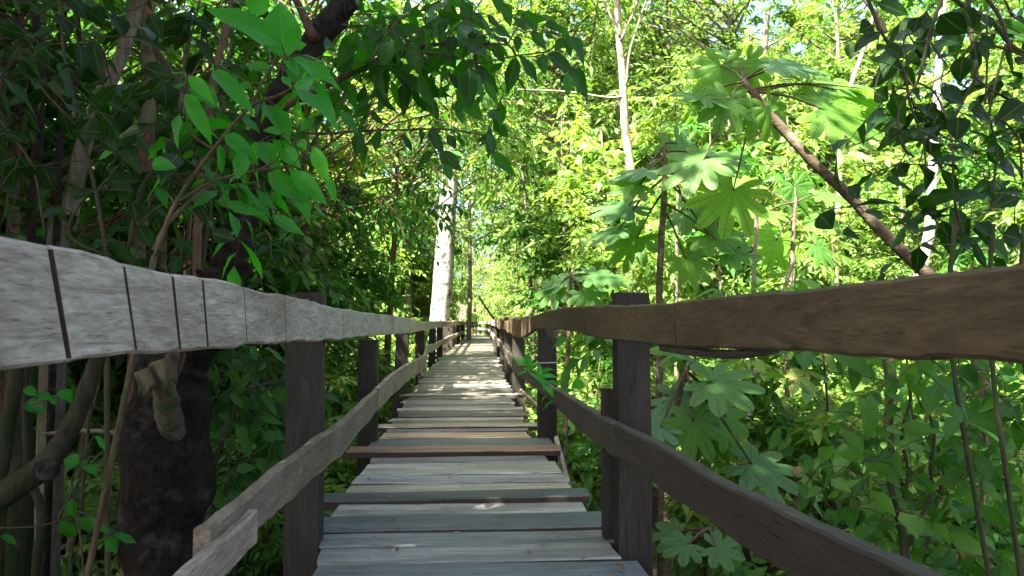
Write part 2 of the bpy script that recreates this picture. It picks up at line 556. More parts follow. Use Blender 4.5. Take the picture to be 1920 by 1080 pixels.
def build_ground():
    xs = np.concatenate([[-160, -80, -45], np.linspace(-28, 28, 90), [45, 80, 160]])
    ys = np.concatenate([[-120, -50, -20], np.linspace(-8, 60, 110), [80, 120, 220]])
    v = [(x, y, ground_z(x, y)) for y in ys for x in xs]
    nx = len(xs)
    f = [(j * nx + i, j * nx + i + 1, (j + 1) * nx + i + 1, (j + 1) * nx + i) for j in range(len(ys) - 1) for i in range(nx - 1)]
    mb = MB()
    mb.faces(v, f)
    o = mb.obj('ground', M['ground'])
    o['kind'] = 'structure'
    mb = MB()
    mb.faces([(-40, -15, WATER_Z), (6, -15, WATER_Z), (6, 45, WATER_Z), (-40, 45, WATER_Z)], [(0, 1, 2, 3)])
    o = mb.obj('water', M['water'])
    o['kind'] = 'structure'


build_ground()

# ------------------------------------------------------------------ boardwalk
DY = [-4, 0, 3, 5, 8.3, 12.3, 20, 27, 33, 40, 46, 54, 64]
DX = [0.0, 0.0, -0.017, -0.09, -0.15, -0.10, 0.0, 0.12, 0.28, 0.30, 0.18, -0.5, -2.2]
DZ = [0.0, 0.0, 0.0, 0.025, 0.12, 0.18, 0.20, 0.20, 0.20, 0.19, 0.17, 0.15, 0.15]
deck_x = lambda y: float(np.interp(y, DY, DX))
deck_z = lambda y: float(np.interp(y, DY, DZ))
HALF = 0.625

walk = thing('boardwalk', 'weathered plank boardwalk with rough timber railings running into the forest', 'boardwalk')


def deck_y_at(py):
    """distance at which the deck top shows at photo row py"""
    y = 3.0
    for _ in range(40):
        y = (CAMZ - deck_z(y)) * FPX / (py - VY)
    return y


def plank_mesh(mb, y0, y1, xl, xr, z, th, seed, yaw=0.0, roll=0.0):
    """one hand-sawn board across the walk: ragged long edges, slightly slanted ends, a little cupped"""
    n = 16
    cx, cyy = (xl + xr) / 2, (y0 + y1) / 2
    r = random.Random(seed)
    eL, eR = r.uniform(-0.03, 0.03), r.uniform(-0.03, 0.03)
    rows = []
    for i in range(n + 1):
        u = i / n
        x = xl + (xr - xl) * u
        j0 = noise.noise(Vector((x * 2.3, seed * 3.7, 0))) * 0.012 + noise.noise(Vector((x * 9, seed * 3.7, 0))) * 0.004
        j1 = noise.noise(Vector((x * 2.3, seed * 3.7, 9))) * 0.012 + noise.noise(Vector((x * 9, seed * 3.7, 9))) * 0.004
        a, b = y0 + j0, y1 + j1
        sl = (eL if i == 0 else eR if i == n else 0)
        zz = z + noise.noise(Vector((x * 1.3, seed * 1.9, 4))) * 0.006 + (x - cx) * roll
        dy = (x - cx) * yaw
        bv = 0.007
        e = 0.004 * r.random()
        rows.append([(x - sl * .5, a + dy, zz - th), (x - sl * .5, a + dy, zz - bv), (x - sl * .3, a + bv + dy, zz),
                     (x + sl * .2, (a + b) / 2 + dy, zz - 0.003 + e), (x + sl * .3, b - bv + dy, zz), (x + sl * .5, b + dy, zz - bv), (x + sl * .5, b + dy, zz - th)])
    k = 7
    v = [p for row in rows for p in row]
    f, fs = [], []
    for i in range(n):
        for q in range(k):
            q2 = (q + 1) % k
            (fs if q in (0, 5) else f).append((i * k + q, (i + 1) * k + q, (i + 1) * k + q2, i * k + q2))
    f.append(tuple(range(k)))
    f.append(tuple(n * k + q for q in range(k))[::-1])
    mb.faces(v, f)
    mb.faces(v, fs, mi=1)                              # long edges coloured dark to deepen the gaps like shade
    for nx in (cx - 0.42, cx + 0.42):                  # nail heads over the joists
        for fy in (0.3, 0.7):
            px_, py_ = nx + r.uniform(-.02, .02), y0 + (y1 - y0) * (fy + r.uniform(-.08, .08))
            zt_ = z + noise.noise(Vector((px_ * 1.3, seed * 1.9, 4))) * 0.006 + (px_ - cx) * roll + .0035
            ring = [(px_ + .005 * math.cos(a), py_ + (px_ - cx) * yaw + .005 * math.sin(a), zt_) for a in np.linspace(0, 2 * math.pi, 7)[:-1]]
            mb.faces(ring, [tuple(range(6))], mi=1)


# boards read off the photograph, near to far: far row, left end, right end, colour, lift, note
PLANKS = [
    (1045, 590, 1206, (0.46, 0.54, 0.62), 0, None),
    (1013, 604, 1150, (0.86, 0.90, 0.94), 0, None),
    (987, 607, 1143, (0.62, 0.68, 0.74), 0, None),
    (957, 603, 1140, (0.36, 0.43, 0.50), 0.012, 'dark blue-grey plank with a split right end jutting past its neighbours'),
    (935, 632, 1094, (1.20, 1.20, 1.14), 0, None),
    (918, 609, 1101, (0.28, 0.32, 0.36), 0.014, 'dark narrow plank sticking out on both sides'),
    (900, 655, 1066, (1.55, 1.42, 1.12), 0, 'pale cream plank'),
    (885, 667, 1060, (1.0, 1.04, 1.04), 0, None),
    (862, 684, 1046, (1.40, 1.36, 1.2), 0, None),
    (851, 697, 1024, (0.70, 0.72, 0.74), 0, None),
    (838, 656, 1050, (0.95, 0.58, 0.40), 0.03, 'reddish plank jutting out on both sides'),
    (818, 696, 1036, (0.40, 0.47, 0.54), 0, None),
    (806, 717, 990, (1.6, 1.15, 0.78), 0, 'pale orange plank'),
    (800, 727, 990, (0.6, 0.6, 0.6), 0, None),
]
near_y = deck_y_at(1090)
planks = []
prev = near_y
for i, (fy, xl, xr, c, lift, note) in enumerate(PLANKS):
    y1 = deck_y_at(fy)
    ym = (prev + y1) / 2
    X0, X1 = P(xl, 700, ym)[0], P(xr, 700, ym)[0]
    planks.append((prev + 0.009, y1 - 0.009, X0, X1, lift, c, note))
    prev = y1
y = prev
pr = random.Random(5)
while y < 60:
    w = pr.uniform(0.15, 0.26)
    v = pr.choice([0.28, 0.38, 0.45, 0.55, 0.7, 1.0] if y < 12 else [0.4, 0.5, 0.6, 0.7, 0.85])  # farther boards lose their palest tones, holding down sun patches by colour
    warm = pr.choice([(0.94, 1, 1.05), (1, 1, 1), (1.08, 1, 0.88), (1.05, 1, 0.93), (1.2, 1.0, 0.75) if pr.random() < 0.4 else (1, 1, 1)])
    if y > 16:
        warm = (0.62, 0.60, 0.42)  # mossy tint, also darkened in place of shade on the far deck
    ext = 0.10 if pr.random() < 0.06 else 0
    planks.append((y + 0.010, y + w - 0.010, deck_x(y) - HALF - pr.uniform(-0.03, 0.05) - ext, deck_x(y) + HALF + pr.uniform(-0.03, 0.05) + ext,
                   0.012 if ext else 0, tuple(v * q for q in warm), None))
    y += w
y = near_y
while y > -3.5:
    w = pr.uniform(0.18, 0.25)
    v = pr.choice([0.5, 0.6, 0.7, 0.9])
    planks.insert(0, (y - w + 0.006, y - 0.006, -HALF - pr.uniform(-.03, .05), HALF + pr.uniform(-.03, .05), 0, (v, v, v * 1.03), None))
    y -= w
far_mb = MB()
seen = 0
for i, (y0, y1, x0, x1, lift, c, note) in enumerate(planks):
    ym = (y0 + y1) / 2
    zt = deck_z(ym) + lift + pr.uniform(-0.006, 0.006)
    if y1 > 2.2:
        seen += 1
    if seen > 92 or (y1 < 2.2 and i < len(planks) and i < 8):
        plank_mesh(far_mb, y0, y1, x0, x1, zt, 0.038, i + 1, pr.uniform(-.012, .012)) if y1 > 2.2 else None
        if y1 > 2.2:
            continue
    mb = MB()
    cx = (x0 + x1) / 2
    plank_mesh(mb, y0 - ym, y1 - ym, x0 - cx, x1 - cx, 0, 0.045 if lift else 0.038, i + 1, pr.uniform(-.014, .014), pr.uniform(-.004, .004))
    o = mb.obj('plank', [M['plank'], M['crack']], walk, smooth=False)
    o.location = (cx, ym, zt)
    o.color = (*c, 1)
    if note:
        o['label'] = note
o = far_mb.obj('plank', [M['plank'], M['crack']], walk, smooth=False)
o.color = (0.5, 0.48, 0.34, 1)  # same mossy tint, darkened as if the far run were shaded
o['kind'] = 'stuff'
o['label'] = 'run of small far planks'

# joists under the deck
for sx in (-0.42, 0.42):
    mb = MB()
    ys = np.arange(-3.4, 60, 1.0)
    pts = [(deck_x(t) + sx, t, deck_z(t) - 0.125) for t in ys]
    v, f = [], []
    for (x, t, z) in pts:
        v += [(x - .045, t, z - .08), (x + .045, t, z - .08), (x + .045, t, z + .08), (x - .045, t, z + .08)]
    for i in range(len(pts) - 1):
        for q in range(4):
            f.append((i * 4 + q, i * 4 + (q + 1) % 4, (i + 1) * 4 + (q + 1) % 4, (i + 1) * 4 + q))
    mb.faces(v, f)
    o = mb.obj('joist', M['rail_dark'], walk, smooth=False)


def board_path(knots, th, seed, n_per=8, wob=0.006, grooves=()):
    """rough board on edge. knots: (X, Y, ztop, zbot); th: thickness in X (towards the outside)"""
    k = smooth_path(knots, n_per)
    rows = list(k)
    mbx = MB()
    allr = []
    for r_ in rows:
        allr.append((r_, 0.0, False))
    for g in grooves:                                  # narrow saw cuts across the face
        yy = g
        base = np.array([np.interp(yy, k[:, 1], k[:, q]) for q in range(4)])
        gw = random.uniform(.55, 1.0) if g < 1.7 else 0.3
        for d, cut in ((-0.008 * gw, 0.0), (-0.003 * gw, 0.016 * gw), (0.003 * gw, 0.016 * gw), (0.008 * gw, 0.0)):
            b = base.copy()
            b[1] = yy + d
            allr.append((b, cut, True))
    if grooves:
        allr = [a for a in allr if a[2] or all(abs(a[0][1] - g) > 0.055 for g in grooves) or a[0][1] in (k[0, 1], k[-1, 1])]
    allr.sort(key=lambda a: a[0][1])
    v = []
    for (X, Y, zt, zb), cut, _ in allr:
        e1 = noise.noise(Vector((Y * 3.1, seed * 7.3, 1))) * wob + noise.noise(Vector((Y * 14, seed * 7.3, 1))) * wob * 0.5
        e2 = noise.noise(Vector((Y * 3.1, seed * 7.3, 5))) * wob * 1.4 + noise.noise(Vector((Y * 17, seed * 7.3, 5))) * wob * 0.9
        e3 = noise.noise(Vector((Y * 2.1, seed * 7.3, 9))) * wob
        s = 1 if th > 0 else -1
        lean = Y * 0.02 * cut                           # cuts run slightly askew
        b = min(0.006, abs(th) * 0.2) * s
        tl = 0.028 * min(1.0, 1.2 / max(Y, .3)) if _ else 0.0
        zt, zb, xi = zt + e1, zb + e2, X + e3 + s * cut
        v += [(xi + b, Y + tl, zb), (xi, Y + tl, zb + 0.006), (xi, Y - tl, zt - 0.006), (xi + b, Y - tl, zt), (X + e3 + th - b, Y, zt), (X + e3 + th, Y, zt - 0.006), (X + e3 + th, Y, zb + 0.006), (X + e3 + th - b, Y, zb)]
    n = len(allr)
    f, fc = [], []
    for i in range(n - 1):
        crack = allr[i][2] and allr[i + 1][2]
        for q in range(8):
            a = (i * 8 + q, i * 8 + (q + 1) % 8, (i + 1) * 8 + (q + 1) % 8, (i + 1) * 8 + q)
            if th < 0:
                a = a[::-1]
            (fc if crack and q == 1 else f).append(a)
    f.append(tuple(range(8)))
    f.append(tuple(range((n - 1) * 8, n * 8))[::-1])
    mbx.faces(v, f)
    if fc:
        mbx.faces(v, fc, mi=1)  # saw-cut faces coloured dark, as shade would leave them
    return mbx


def rail_y(px, side, off):
    y = 3.0
    for _ in range(60):
        X = deck_x(y) + side * off
        # solve px for Y on the vertical plane X(Y)
        d = RIGHT * ((px - 960) / FPX) + FWD
        y = 0.5 * y + 0.5 * max(0.3, X / d[0] * d[1])
    return y


def rail_knots(side, off, rows):
    out = []
    for (px, yt, yb) in rows:
        y = rail_y(px, side, off)
        out.append((deck_x(y) + side * off, y, P(px, yt, y)[2], P(px, yb, y)[2]))
    return sorted(out, key=lambda a: a[1])


OFFI = 0.615                                             # inner face of the railings from the walk's middle line
# top rails as seen, then carried on behind the viewer and away
lt = rail_knots(-1, OFFI, [(0, 445, 698), (120, 468, 681), (300, 505, 660), (480, 541, 645), (545, 555, 641), (612, 572, 637)])
lt = [(-OFFI, -2.6, lt[0][2] - .01, lt[0][3]), (-OFFI, -0.8, lt[0][2], lt[0][3])] + lt
gy = [0.66, 0.86, 1.065, 1.275, 1.475, 1.635, 1.92, 2.34]
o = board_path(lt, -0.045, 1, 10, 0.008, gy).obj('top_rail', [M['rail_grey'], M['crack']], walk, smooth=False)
o['label'] = 'near pale grey top rail scored by upright saw cuts'
last = lt[-1]


def deck_rail(y0, y1, side, top, bot, jog=0.0, seed=0):
    r_ = random.Random(seed)
    ys = np.linspace(y0, y1, max(3, int((y1 - y0) / 0.9)))
    return [(deck_x(t) + side * (OFFI + jog), t, deck_z(t) * 0.6 + top + r_.uniform(-.018, .018), deck_z(t) * 0.6 + bot + r_.uniform(-.018, .018)) for t in ys]


lt2 = [last] + rail_knots(-1, OFFI, [(655, 580, 634), (700, 588, 631), (745, 593, 626), (775, 598, 624)])
lt2 = [(a, b, c, d) for (a, b, c, d) in lt2]
ye = lt2[-1][1]
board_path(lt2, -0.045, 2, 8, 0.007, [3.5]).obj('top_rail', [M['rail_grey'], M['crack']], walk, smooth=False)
segs = [ye, 12.6, 17.5, 23, 29, 36]
for i in range(len(segs) - 1):
    k = deck_rail(segs[i] + 0.01, segs[i + 1], -1, 0.93, 0.79, 0.0, 30 + i)
    if i == 0:
        k[0] = (lt2[-1][0], segs[i] + .01, lt2[-1][2] + 0.01, lt2[-1][3])
    board_path(k, -0.04, 5 + i, 4, 0.012).obj('top_rail', M['rail_grey'], walk, smooth=False)

rt = rail_knots(1, OFFI, [(1920, 495, 686), (1700, 517, 677), (1500, 541, 659), (1380, 554, 653), (1266, 566, 651)])
rt = [(OFFI, -2.6, rt[0][2] + .005, rt[0][3]), (OFFI, -0.6, rt[0][2], rt[0][3])] + rt
o = board_path(rt, 0.045, 11, 10, 0.004).obj('top_rail', M['rail_brown'], walk, smooth=False)
o['label'] = 'near brown plywood-like top rail with wavy grain'
rt2 = rail_knots(1, OFFI, [(1264, 567, 651), (1158, 572, 638), (1100, 574, 628), (1050, 577, 619), (1006, 589, 616)])
board_path(rt2, 0.045, 12, 10, 0.006).obj('top_rail', M['rail_brown'], walk, smooth=False)
ye = rt2[-1][1]
segs = [ye, 8.9, 13.5, 19, 25, 31]
for i in range(len(segs) - 1):
    k = deck_rail(segs[i] + 0.01, segs[i + 1], 1, 0.95 if i else 0.99, 0.79, 0.0, 50 + i)
    if i == 0:
        k[0] = (rt2[-1][0], segs[i] + .01, rt2[-1][2], rt2[-1][3])
    board_path(k, 0.04, 15 + i, 4, 0.012).obj('top_rail', M['rail_brown' if i < 2 else 'rail_grey'], walk, smooth=False)
for i, (a, b) in enumerate([(31, 38), (38, 45), (45, 54)]):
    board_path(deck_rail(a + .01, b, 1, 0.95, 0.80, 0, 70 + i), 0.04, 75 + i, 4, 0.012).obj('top_rail', M['rail_grey'], walk, smooth=False)

# the short cleat nailed under the right top rail
ya, yb = rail_y(1422, 1, OFFI), rail_y(1266, 1, OFFI)
zz = P(1266, 651, yb)[2]
mb = board_path([(OFFI + .008, ya, P(1422, 650, ya)[2], P(1422, 664, ya)[2]), (OFFI + .008, (ya + yb) / 2, zz + .004, zz - .02), (OFFI + .008, yb + .25, zz + .0, zz - .022)], 0.03, 17, 6, 0.002)
mb.obj('cleat', M['rail_dark'], walk, smooth=False)

# lower rails
ll0 = rail_knots(-1, OFFI - 0.035, [(300, 1128, 1215), (360, 1075, 1150), (430, 1011, 1085), (492, 956, 1016)])
ll0 = [(-OFFI + .035, -2.6, .53, .40), (-OFFI + .035, -.5, .53, .40)] + ll0
o = board_path(ll0, -0.03, 21, 10, 0.008).obj('lower_rail', M['rail_grey'], walk, smooth=False)
o.color = (0.8, 0.8, 0.8, 1)
ll1 = rail_knots(-1, OFFI, [(402, 988, 1056), (480, 925, 1000), (533, 880, 958), (612, 818, 882), (660, 779, 834), (712, 731, 769)])
board_path(ll1, -0.04, 22, 8, 0.011).obj('lower_rail', M['rail_grey'], walk, smooth=False).color = (0.50, 0.47, 0.44, 1)
ll2 = rail_knots(-1, OFFI, [(712, 728, 769), (745, 697, 735), (775, 678, 708), (797, 668, 694)])
board_path(ll2, -0.04, 23, 8, 0.011).obj('lower_rail', M['rail_grey'], walk, smooth=False).color = (0.7, 0.68, 0.66, 1)
ye = ll2[-1][1]
segs = [ye, 12.6, 18.5, 25, 33]
for i in range(len(segs) - 1):
    k = deck_rail(segs[i] + 0.01, segs[i + 1], -1, 0.50, 0.37, 0.0, 130 + i)
    if i == 0:
        k[0] = (ll2[-1][0], segs[i] + .01, ll2[-1][2], ll2[-1][3])
    board_path(k, -0.04, 25 + i, 4, 0.012).obj('lower_rail', M['rail_grey'], walk, smooth=False)
rl0 = rail_knots(1, OFFI, [(1702, 1079, 1240), (1569, 1014, 1148), (1458, 963, 1072), (1347, 908, 997), (1236, 841, 919), (1150, 794, 856)])
rl0 = [(OFFI, -2.6, .655, .535), (OFFI, -.5, .655, .535), (OFFI, .4, .655, .535)] + rl0
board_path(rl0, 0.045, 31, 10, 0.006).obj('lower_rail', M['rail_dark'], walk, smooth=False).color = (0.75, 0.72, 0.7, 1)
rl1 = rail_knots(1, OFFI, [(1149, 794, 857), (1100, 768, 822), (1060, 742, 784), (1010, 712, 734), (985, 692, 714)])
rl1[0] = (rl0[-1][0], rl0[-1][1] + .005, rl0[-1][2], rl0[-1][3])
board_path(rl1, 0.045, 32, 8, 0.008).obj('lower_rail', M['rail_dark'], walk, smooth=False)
ye = rl1[-1][1]
segs = [ye, 13.5, 19.5, 26, 33, 40, 47, 54]
for i in range(len(segs) - 1):
    k = deck_rail(segs[i] + 0.01, segs[i + 1], 1, 0.53, 0.40, 0.0, 150 + i)
    if i == 0:
        k[0] = (rl1[-1][0], segs[i] + .01, rl1[-1][2], rl1[-1][3])
    board_path(k, 0.04, 35 + i, 4, 0.012).obj('lower_rail', M['rail_dark' if i < 1 else 'rail_grey'], walk, smooth=False)


def post(Y, side, w, d, top, lean=0.0, seed=0, off=None, bottom=None, col=(1, 1, 1), label=None, zb=None):
    """square rough post standing on the outer side of the rail"""
    x0 = deck_x(Y) + side * ((OFFI + 0.05) if off is None else off)
    xc = x0 + side * w / 2
    zb = ground_z(xc, Y) - 0.15 if zb is None else zb
    n = 14
    v = []
    for i in range(n + 1):
        z = zb + (top - zb) * i / n
        for sx, sy in ((-1, -1), (1, -1), (1, 1), (-1, 1)):
            jx = noise.noise(Vector((z * 1.7, seed * 5.1, sx * 2 + sy))) * 0.008
            jy = noise.noise(Vector((z * 1.7, seed * 5.1, sx * 5 + sy + 9))) * 0.008
            tz = (noise.noise(Vector((sx, sy, seed * 1.7))) * 0.012 if i == n else 0)
            v.append((xc + sx * w / 2 + jx + lean * (z - 0.0), Y + d / 2 + sy * d / 2 + jy, z + tz))
    f = []
    for i in range(n):
        for q in range(4):
            f.append((i * 4 + q, i * 4 + (q + 1) % 4, (i + 1) * 4 + (q + 1) % 4, (i + 1) * 4 + q))
    f += [(0, 3, 2, 1), tuple(n * 4 + q for q in range(4))]
    mb = MB()
    mb.faces(v, f)
    # bevel by hand is not needed at this size: the jitter keeps the arrises uneven
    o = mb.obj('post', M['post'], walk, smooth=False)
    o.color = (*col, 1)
    if label:
        o['label'] = label
    return o


def y_for(px_inner, side):
    return rail_y(px_inner, side, OFFI + 0.05)


yL1, yR1 = y_for(604, -1), y_for(1158, 1)
post(yL1, -1, 0.155, 0.10, P(580, 549, yL1)[2], 0, 1, label='near left post, dark and square')
post(yR1, 1, 0.145, 0.12, P(1190, 548, yR1)[2], 0, 2, label='near right post, dark with a knot')
post(0.15, -1, 0.15, 0.12, 1.06, 0, 3)
post(0.1, 1, 0.15, 0.12, 1.06, 0, 4)
for i, (Y, lean) in enumerate([(5.6, 0.0), (8.4, 0.05), (11.3, 0.0), (14.1, 0.0), (16.6, 0.0), (19.2, 0), (22, 0), (25.5, 0), (29, 0), (33, 0), (37, 0)]):
    post(Y, -1, 0.15, 0.11, deck_z(Y) * 0.6 + 0.86 + random.uniform(-.03, .06), lean, 10 + i,
         col=(1.9, 1.4, 1.1) if i == 2 else (1, 1, 1))  # one post coloured bright orange for the sun falling on it
for i, (Y, off) in enumerate([(5.75, None), (8.7, None), (11.2, OFFI + .03), (14.5, None), (17.5, None), (20.5, None), (23.5, None), (27, None), (30.5, None), (34, None), (37, None), (40, None), (43, None), (46, None), (50, None), (54, None)]):
    post(Y, 1, 0.155, 0.11, deck_z(Y) * 0.6 + (0.98 if i < 3 else 0.92) + random.uniform(-.02, .05), 0, 40 + i, off, col=(1.25, 1.2, 1.15) if i in (1, 2) else (1, 1, 1))
# short stub doubled against the near right post and a wire tie on the next one
o = post(yR1 + 0.16, 1, 0.05, 0.07, P(1152, 736, yR1)[2], 0, 60, OFFI + 0.02)
o.name = 'stub_post'
o['label'] = 'short stub nailed against the near right post'
mb = MB()
xw = deck_x(5.75) + OFFI + 0.05
ww = 0.155
pts = [(xw - .004, 5.746, .66), (xw + ww + .004, 5.746, .665), (xw + ww + .004, 5.864, .66), (xw - .004, 5.864, .665), (xw - .004, 5.746, .66)]
add_tube(mb, pts, 0.005, 6)
mb.obj('wire_tie', M['wire'], walk)
# low diagonal brace glimpsed under the right rail
mb = MB()
add_tube(mb, [(0.66, 4.0, -0.32), (0.72, 6.2, 0.12), (0.62, 8.6, 0.55 - .4)], 0.022, 6)
mb.obj('brace', M['rail_grey'], walk)


# ------------------------------------------------------------------ plant generators
def trunk_px(mb, rows, Y, dY=0.0, sides=10, lump=0.12, seed=0, to_ground=True, n_per=6, mi=0):
    """trunk through photo points (x, y, width in px); rows run from the foot up; dY leans it away"""
    n = len(rows)
    pts = []
    for i, (x, yy, w) in enumerate(rows):
        YY = Y + dY * i / max(1, n - 1)
        p = P(x, yy, YY)
        pts.append((*p, 0.5 * w * YY / FPX))
    if to_ground:
        p = pts[0]
        gz = min(ground_z(p[0], p[1]), WATER_Z) - 0.1
        if p[2] > gz + 0.05:
            pts.insert(0, (p[0], p[1], gz, p[3] * 1.12))
    k = smooth_path(pts, n_per)
    add_tube(mb, k[:, :3], np.maximum(k[:, 3], 0.002), sides, lump, seed)
    return k


def foot(k):
    return (float(k[0][0]), float(k[0][1]), float(k[0][2]))


PEND = []


def link(bb, r=0.0024):
    """join every pending leaf base and sprig to the nearest stem by a thin twig, nearest first"""
    pts = np.concatenate([a for a in bb.v if len(a) >= 30])
    todo = np.concatenate(PEND)
    PEND.clear()
    dist = np.min(np.linalg.norm(todo[:, None] - pts[None], axis=2), axis=1)
    near = np.argmin(np.linalg.norm(todo[:, None] - pts[None], axis=2), axis=1)
    src = pts[near].copy()
    left = np.ones(len(todo), bool)
    for _ in range(len(todo)):
        i = int(np.argmin(np.where(left, dist, 1e9)))
        left[i] = False
        b, p = todo[i], src[i]
        d = np.linalg.norm(b - p)
        if d > 0.012:
            mid = (p + b) / 2 + np.array([0, 0, 0.08 * d]) + rng.normal(size=3) * 0.04 * d
            add_tube(bb, smooth_path([p, mid, b], 4), np.linspace(r * (1.4 if d > .2 else 1.0), r * .7, 9), 5, cap=False)
        for q in ([b, mid] if d > 0.012 else [b]):
            dd = np.linalg.norm(todo - q, axis=1)
            up = dd < dist
            dist[up] = dd[up]
            src[up] = q


def hero_leaf_batch(mb, tm, specs, Y, jitter=0.12, wscale=1.12, curl=0.12, face=0.65):
    """specs: (base x, base y, tip x, tip y, width px, tint 0..1) in photo pixels at distance about Y"""
    for (bx, by, tx, ty, w, c) in specs:
        YY = Y + random.uniform(-jitter, jitter)
        b = P(bx, by, YY)
        PEND.append(b[None])
        lpx = math.hypot(tx - bx, ty - by)
        L0 = lpx * YY / FPX
        t = P(tx, ty, YY + random.uniform(-0.35, 0.35) * L0)
        d = t - b
        nr = unit(CAM - b) * face + np.array([0, 0, 0.55]) + np.array([random.uniform(-.4, .4) for _ in range(3)])
        add_leaves(mb, tm, [b], [d], [nr], np.linalg.norm(d), w * YY / FPX * wscale, random.uniform(-0.05, curl * 3), c)


def crown_points(rg, n, rad, outer=0.45):
    d = unit(rg.normal(size=(n, 3)))
    r = rg.random(n) ** outer
    return d * r[:, None] * np.array(rad)


def spray(mbl, mbt, rg, starts, dirs, lens, per, tm, ll, wr, droop, curl=0.2, twig_r=0.006, up=0.9, sides=4, jitter=0.45):
    """curved twigs with leaves set alternately along them; starts, dirs, lens per twig"""
    n = len(starts)
    dirs = unit(dirs)
    g = np.array([0, 0, -1.0])
    ts = np.linspace(0.18, 1.0, per)
    sag = 0.30
    pos = starts[:, None, :] + dirs[:, None, :] * (lens[:, None] * ts[None, :])[..., None] + g * (sag * lens[:, None] * ts[None, :] ** 2)[..., None]
    tan = unit(dirs[:, None, :] + g * (2 * sag * ts)[None, :, None])
    side = unit(np.cross(tan, np.array([0, 0, 1.0])) + 1e-6)
    sgn = np.where(np.arange(per) % 2 == 0, 1.0, -1.0)[None, :, None]
    end = (ts > 0.97)[None, :, None]
    d = tan * np.where(end, 1.0, 0.45) + side * sgn * np.where(end, 0.1, 0.85) + g * droop + rg.normal(size=pos.shape) * 0.28
    nr = np.array([0, 0, up]) + rg.normal(size=pos.shape) * jitter
    m = n * per
    ln = ll * rg.uniform(0.6, 1.25, m)
    add_leaves(mbl, tm, pos.reshape(-1, 3), d.reshape(-1, 3), nr.reshape(-1, 3), ln, ln * wr * rg.uniform(.85, 1.15, m), curl * rg.uniform(.3, 1.6, m),
               np.clip(np.repeat(rg.random(n), per) * 0.55 + rg.random(m) * 0.45, 0, 1))
    if mbt is not None:
        for i in range(n):
            k = np.linspace(0, 1, 4)
            p = starts[i] + dirs[i] * (lens[i] * k)[:, None] + g * (sag * lens[i] * k ** 2)[:, None]
            add_tube(mbt, p, np.linspace(twig_r, twig_r * 0.4, 4), sides, cap=False)


def make_tree(seed, h, trunk_r, crown_c, crown_r, clumps, twigs, per, tm, ll, wr=0.42, droop=0.35, lean=0.0, twig_len=0.8, limb=True, sides=8, bend=0.3):
    """returns trunk mesh builder and crown mesh builder, foot at the origin"""
    rg = np.random.default_rng(seed)
    tb, cb = MB(), MB()
    ph = rg.uniform(0, 6.28)
    zs = np.linspace(-0.4, h, 9)
    tp = np.stack([lean * np.maximum(zs / h, 0) ** 1.3 * h * math.cos(ph) + bend * np.sin(zs / h * 3 + ph) * 0.3, lean * np.maximum(zs / h, 0) ** 1.3 * h * math.sin(ph) + bend * np.sin(zs / h * 2.3 + 1 + ph) * 0.3, zs], -1)
    tp -= tp[0] * np.array([1, 1, 0])
    add_tube(tb, tp, trunk_r * np.linspace(1.1, 0.35, 9), sides, 0.12, seed)
    cc = crown_points(rg, clumps, crown_r, 0.5) + np.array(crown_c)
    top = tp[-1]
    for c in cc:
        if limb:
            zz = np.clip(c[2] - rg.uniform(0.2, 0.9) * np.linalg.norm(c[:2] - top[:2]), 0.12 * h, h)
            s = np.array([np.interp(zz, zs, tp[:, 0]), np.interp(zz, zs, tp[:, 1]), zz])
            mid = (s + c) / 2 + rg.normal(size=3) * 0.12 * np.linalg.norm(c - s) * 0.5
            k = smooth_path([s, mid, c], 3)
            add_tube(tb, k, np.linspace(trunk_r * 0.3, trunk_r * 0.08, len(k)), 5, cap=False)
        out = unit(c - np.array([*top[:2], crown_c[2] - 0.4 * crown_r[2]]))
        dirs = unit(rg.normal(size=(twigs, 3)) * np.array([1, 1, 0.55]) + out * 0.8)
        lens = twig_len * rg.uniform(0.5, 1.2, twigs)
        spray(cb, tb, rg, np.repeat(c[None], twigs, 0) + rg.normal(size=(twigs, 3)) * 0.08 * twig_len, dirs, lens, per, tm, ll, wr, droop, twig_r=min(0.012, trunk_r * 0.15), sides=3)
    return tb, cb


class Kind:
    def __init__(self, name, variants, bark, leaf, trunk_name='trunk', crown_name='crown'):
        self.name, self.tn, self.cn = name, trunk_name, crown_name
        self.mesh = [(tb.mesh(name + '_trunk', M[bark]), cb.mesh(name + '_crown', M[leaf], smooth=True)) for tb, cb in variants]

    def put(self, x, y, label, cat, group=None, scale=1.0, rot=None, v=None, z=None, leaf=None, bark=None, sz=None):
        i = random.randrange(len(self.mesh)) if v is None else v
        r = bpy.data.objects.new(self.name, None)
        COL.objects.link(r)
        r.location = (x, y, ground_z(x, y) if z is None else z)
        r.rotation_euler = (0, 0, random.uniform(0, 6.283) if rot is None else rot)
        r.scale = (scale, scale, scale * (sz or random.uniform(0.9, 1.12)))
        tag(r, label, cat, group)
        for nm, me, mt in ((self.tn, self.mesh[i][0], bark), (self.cn, self.mesh[i][1], leaf)):
            o = bpy.data.objects.new(nm, me)
            COL.objects.link(o)
            o.parent = r
            if mt:
                o.material_slots[0].link = 'OBJECT'
                o.material_slots[0].material = M[mt]
        return r


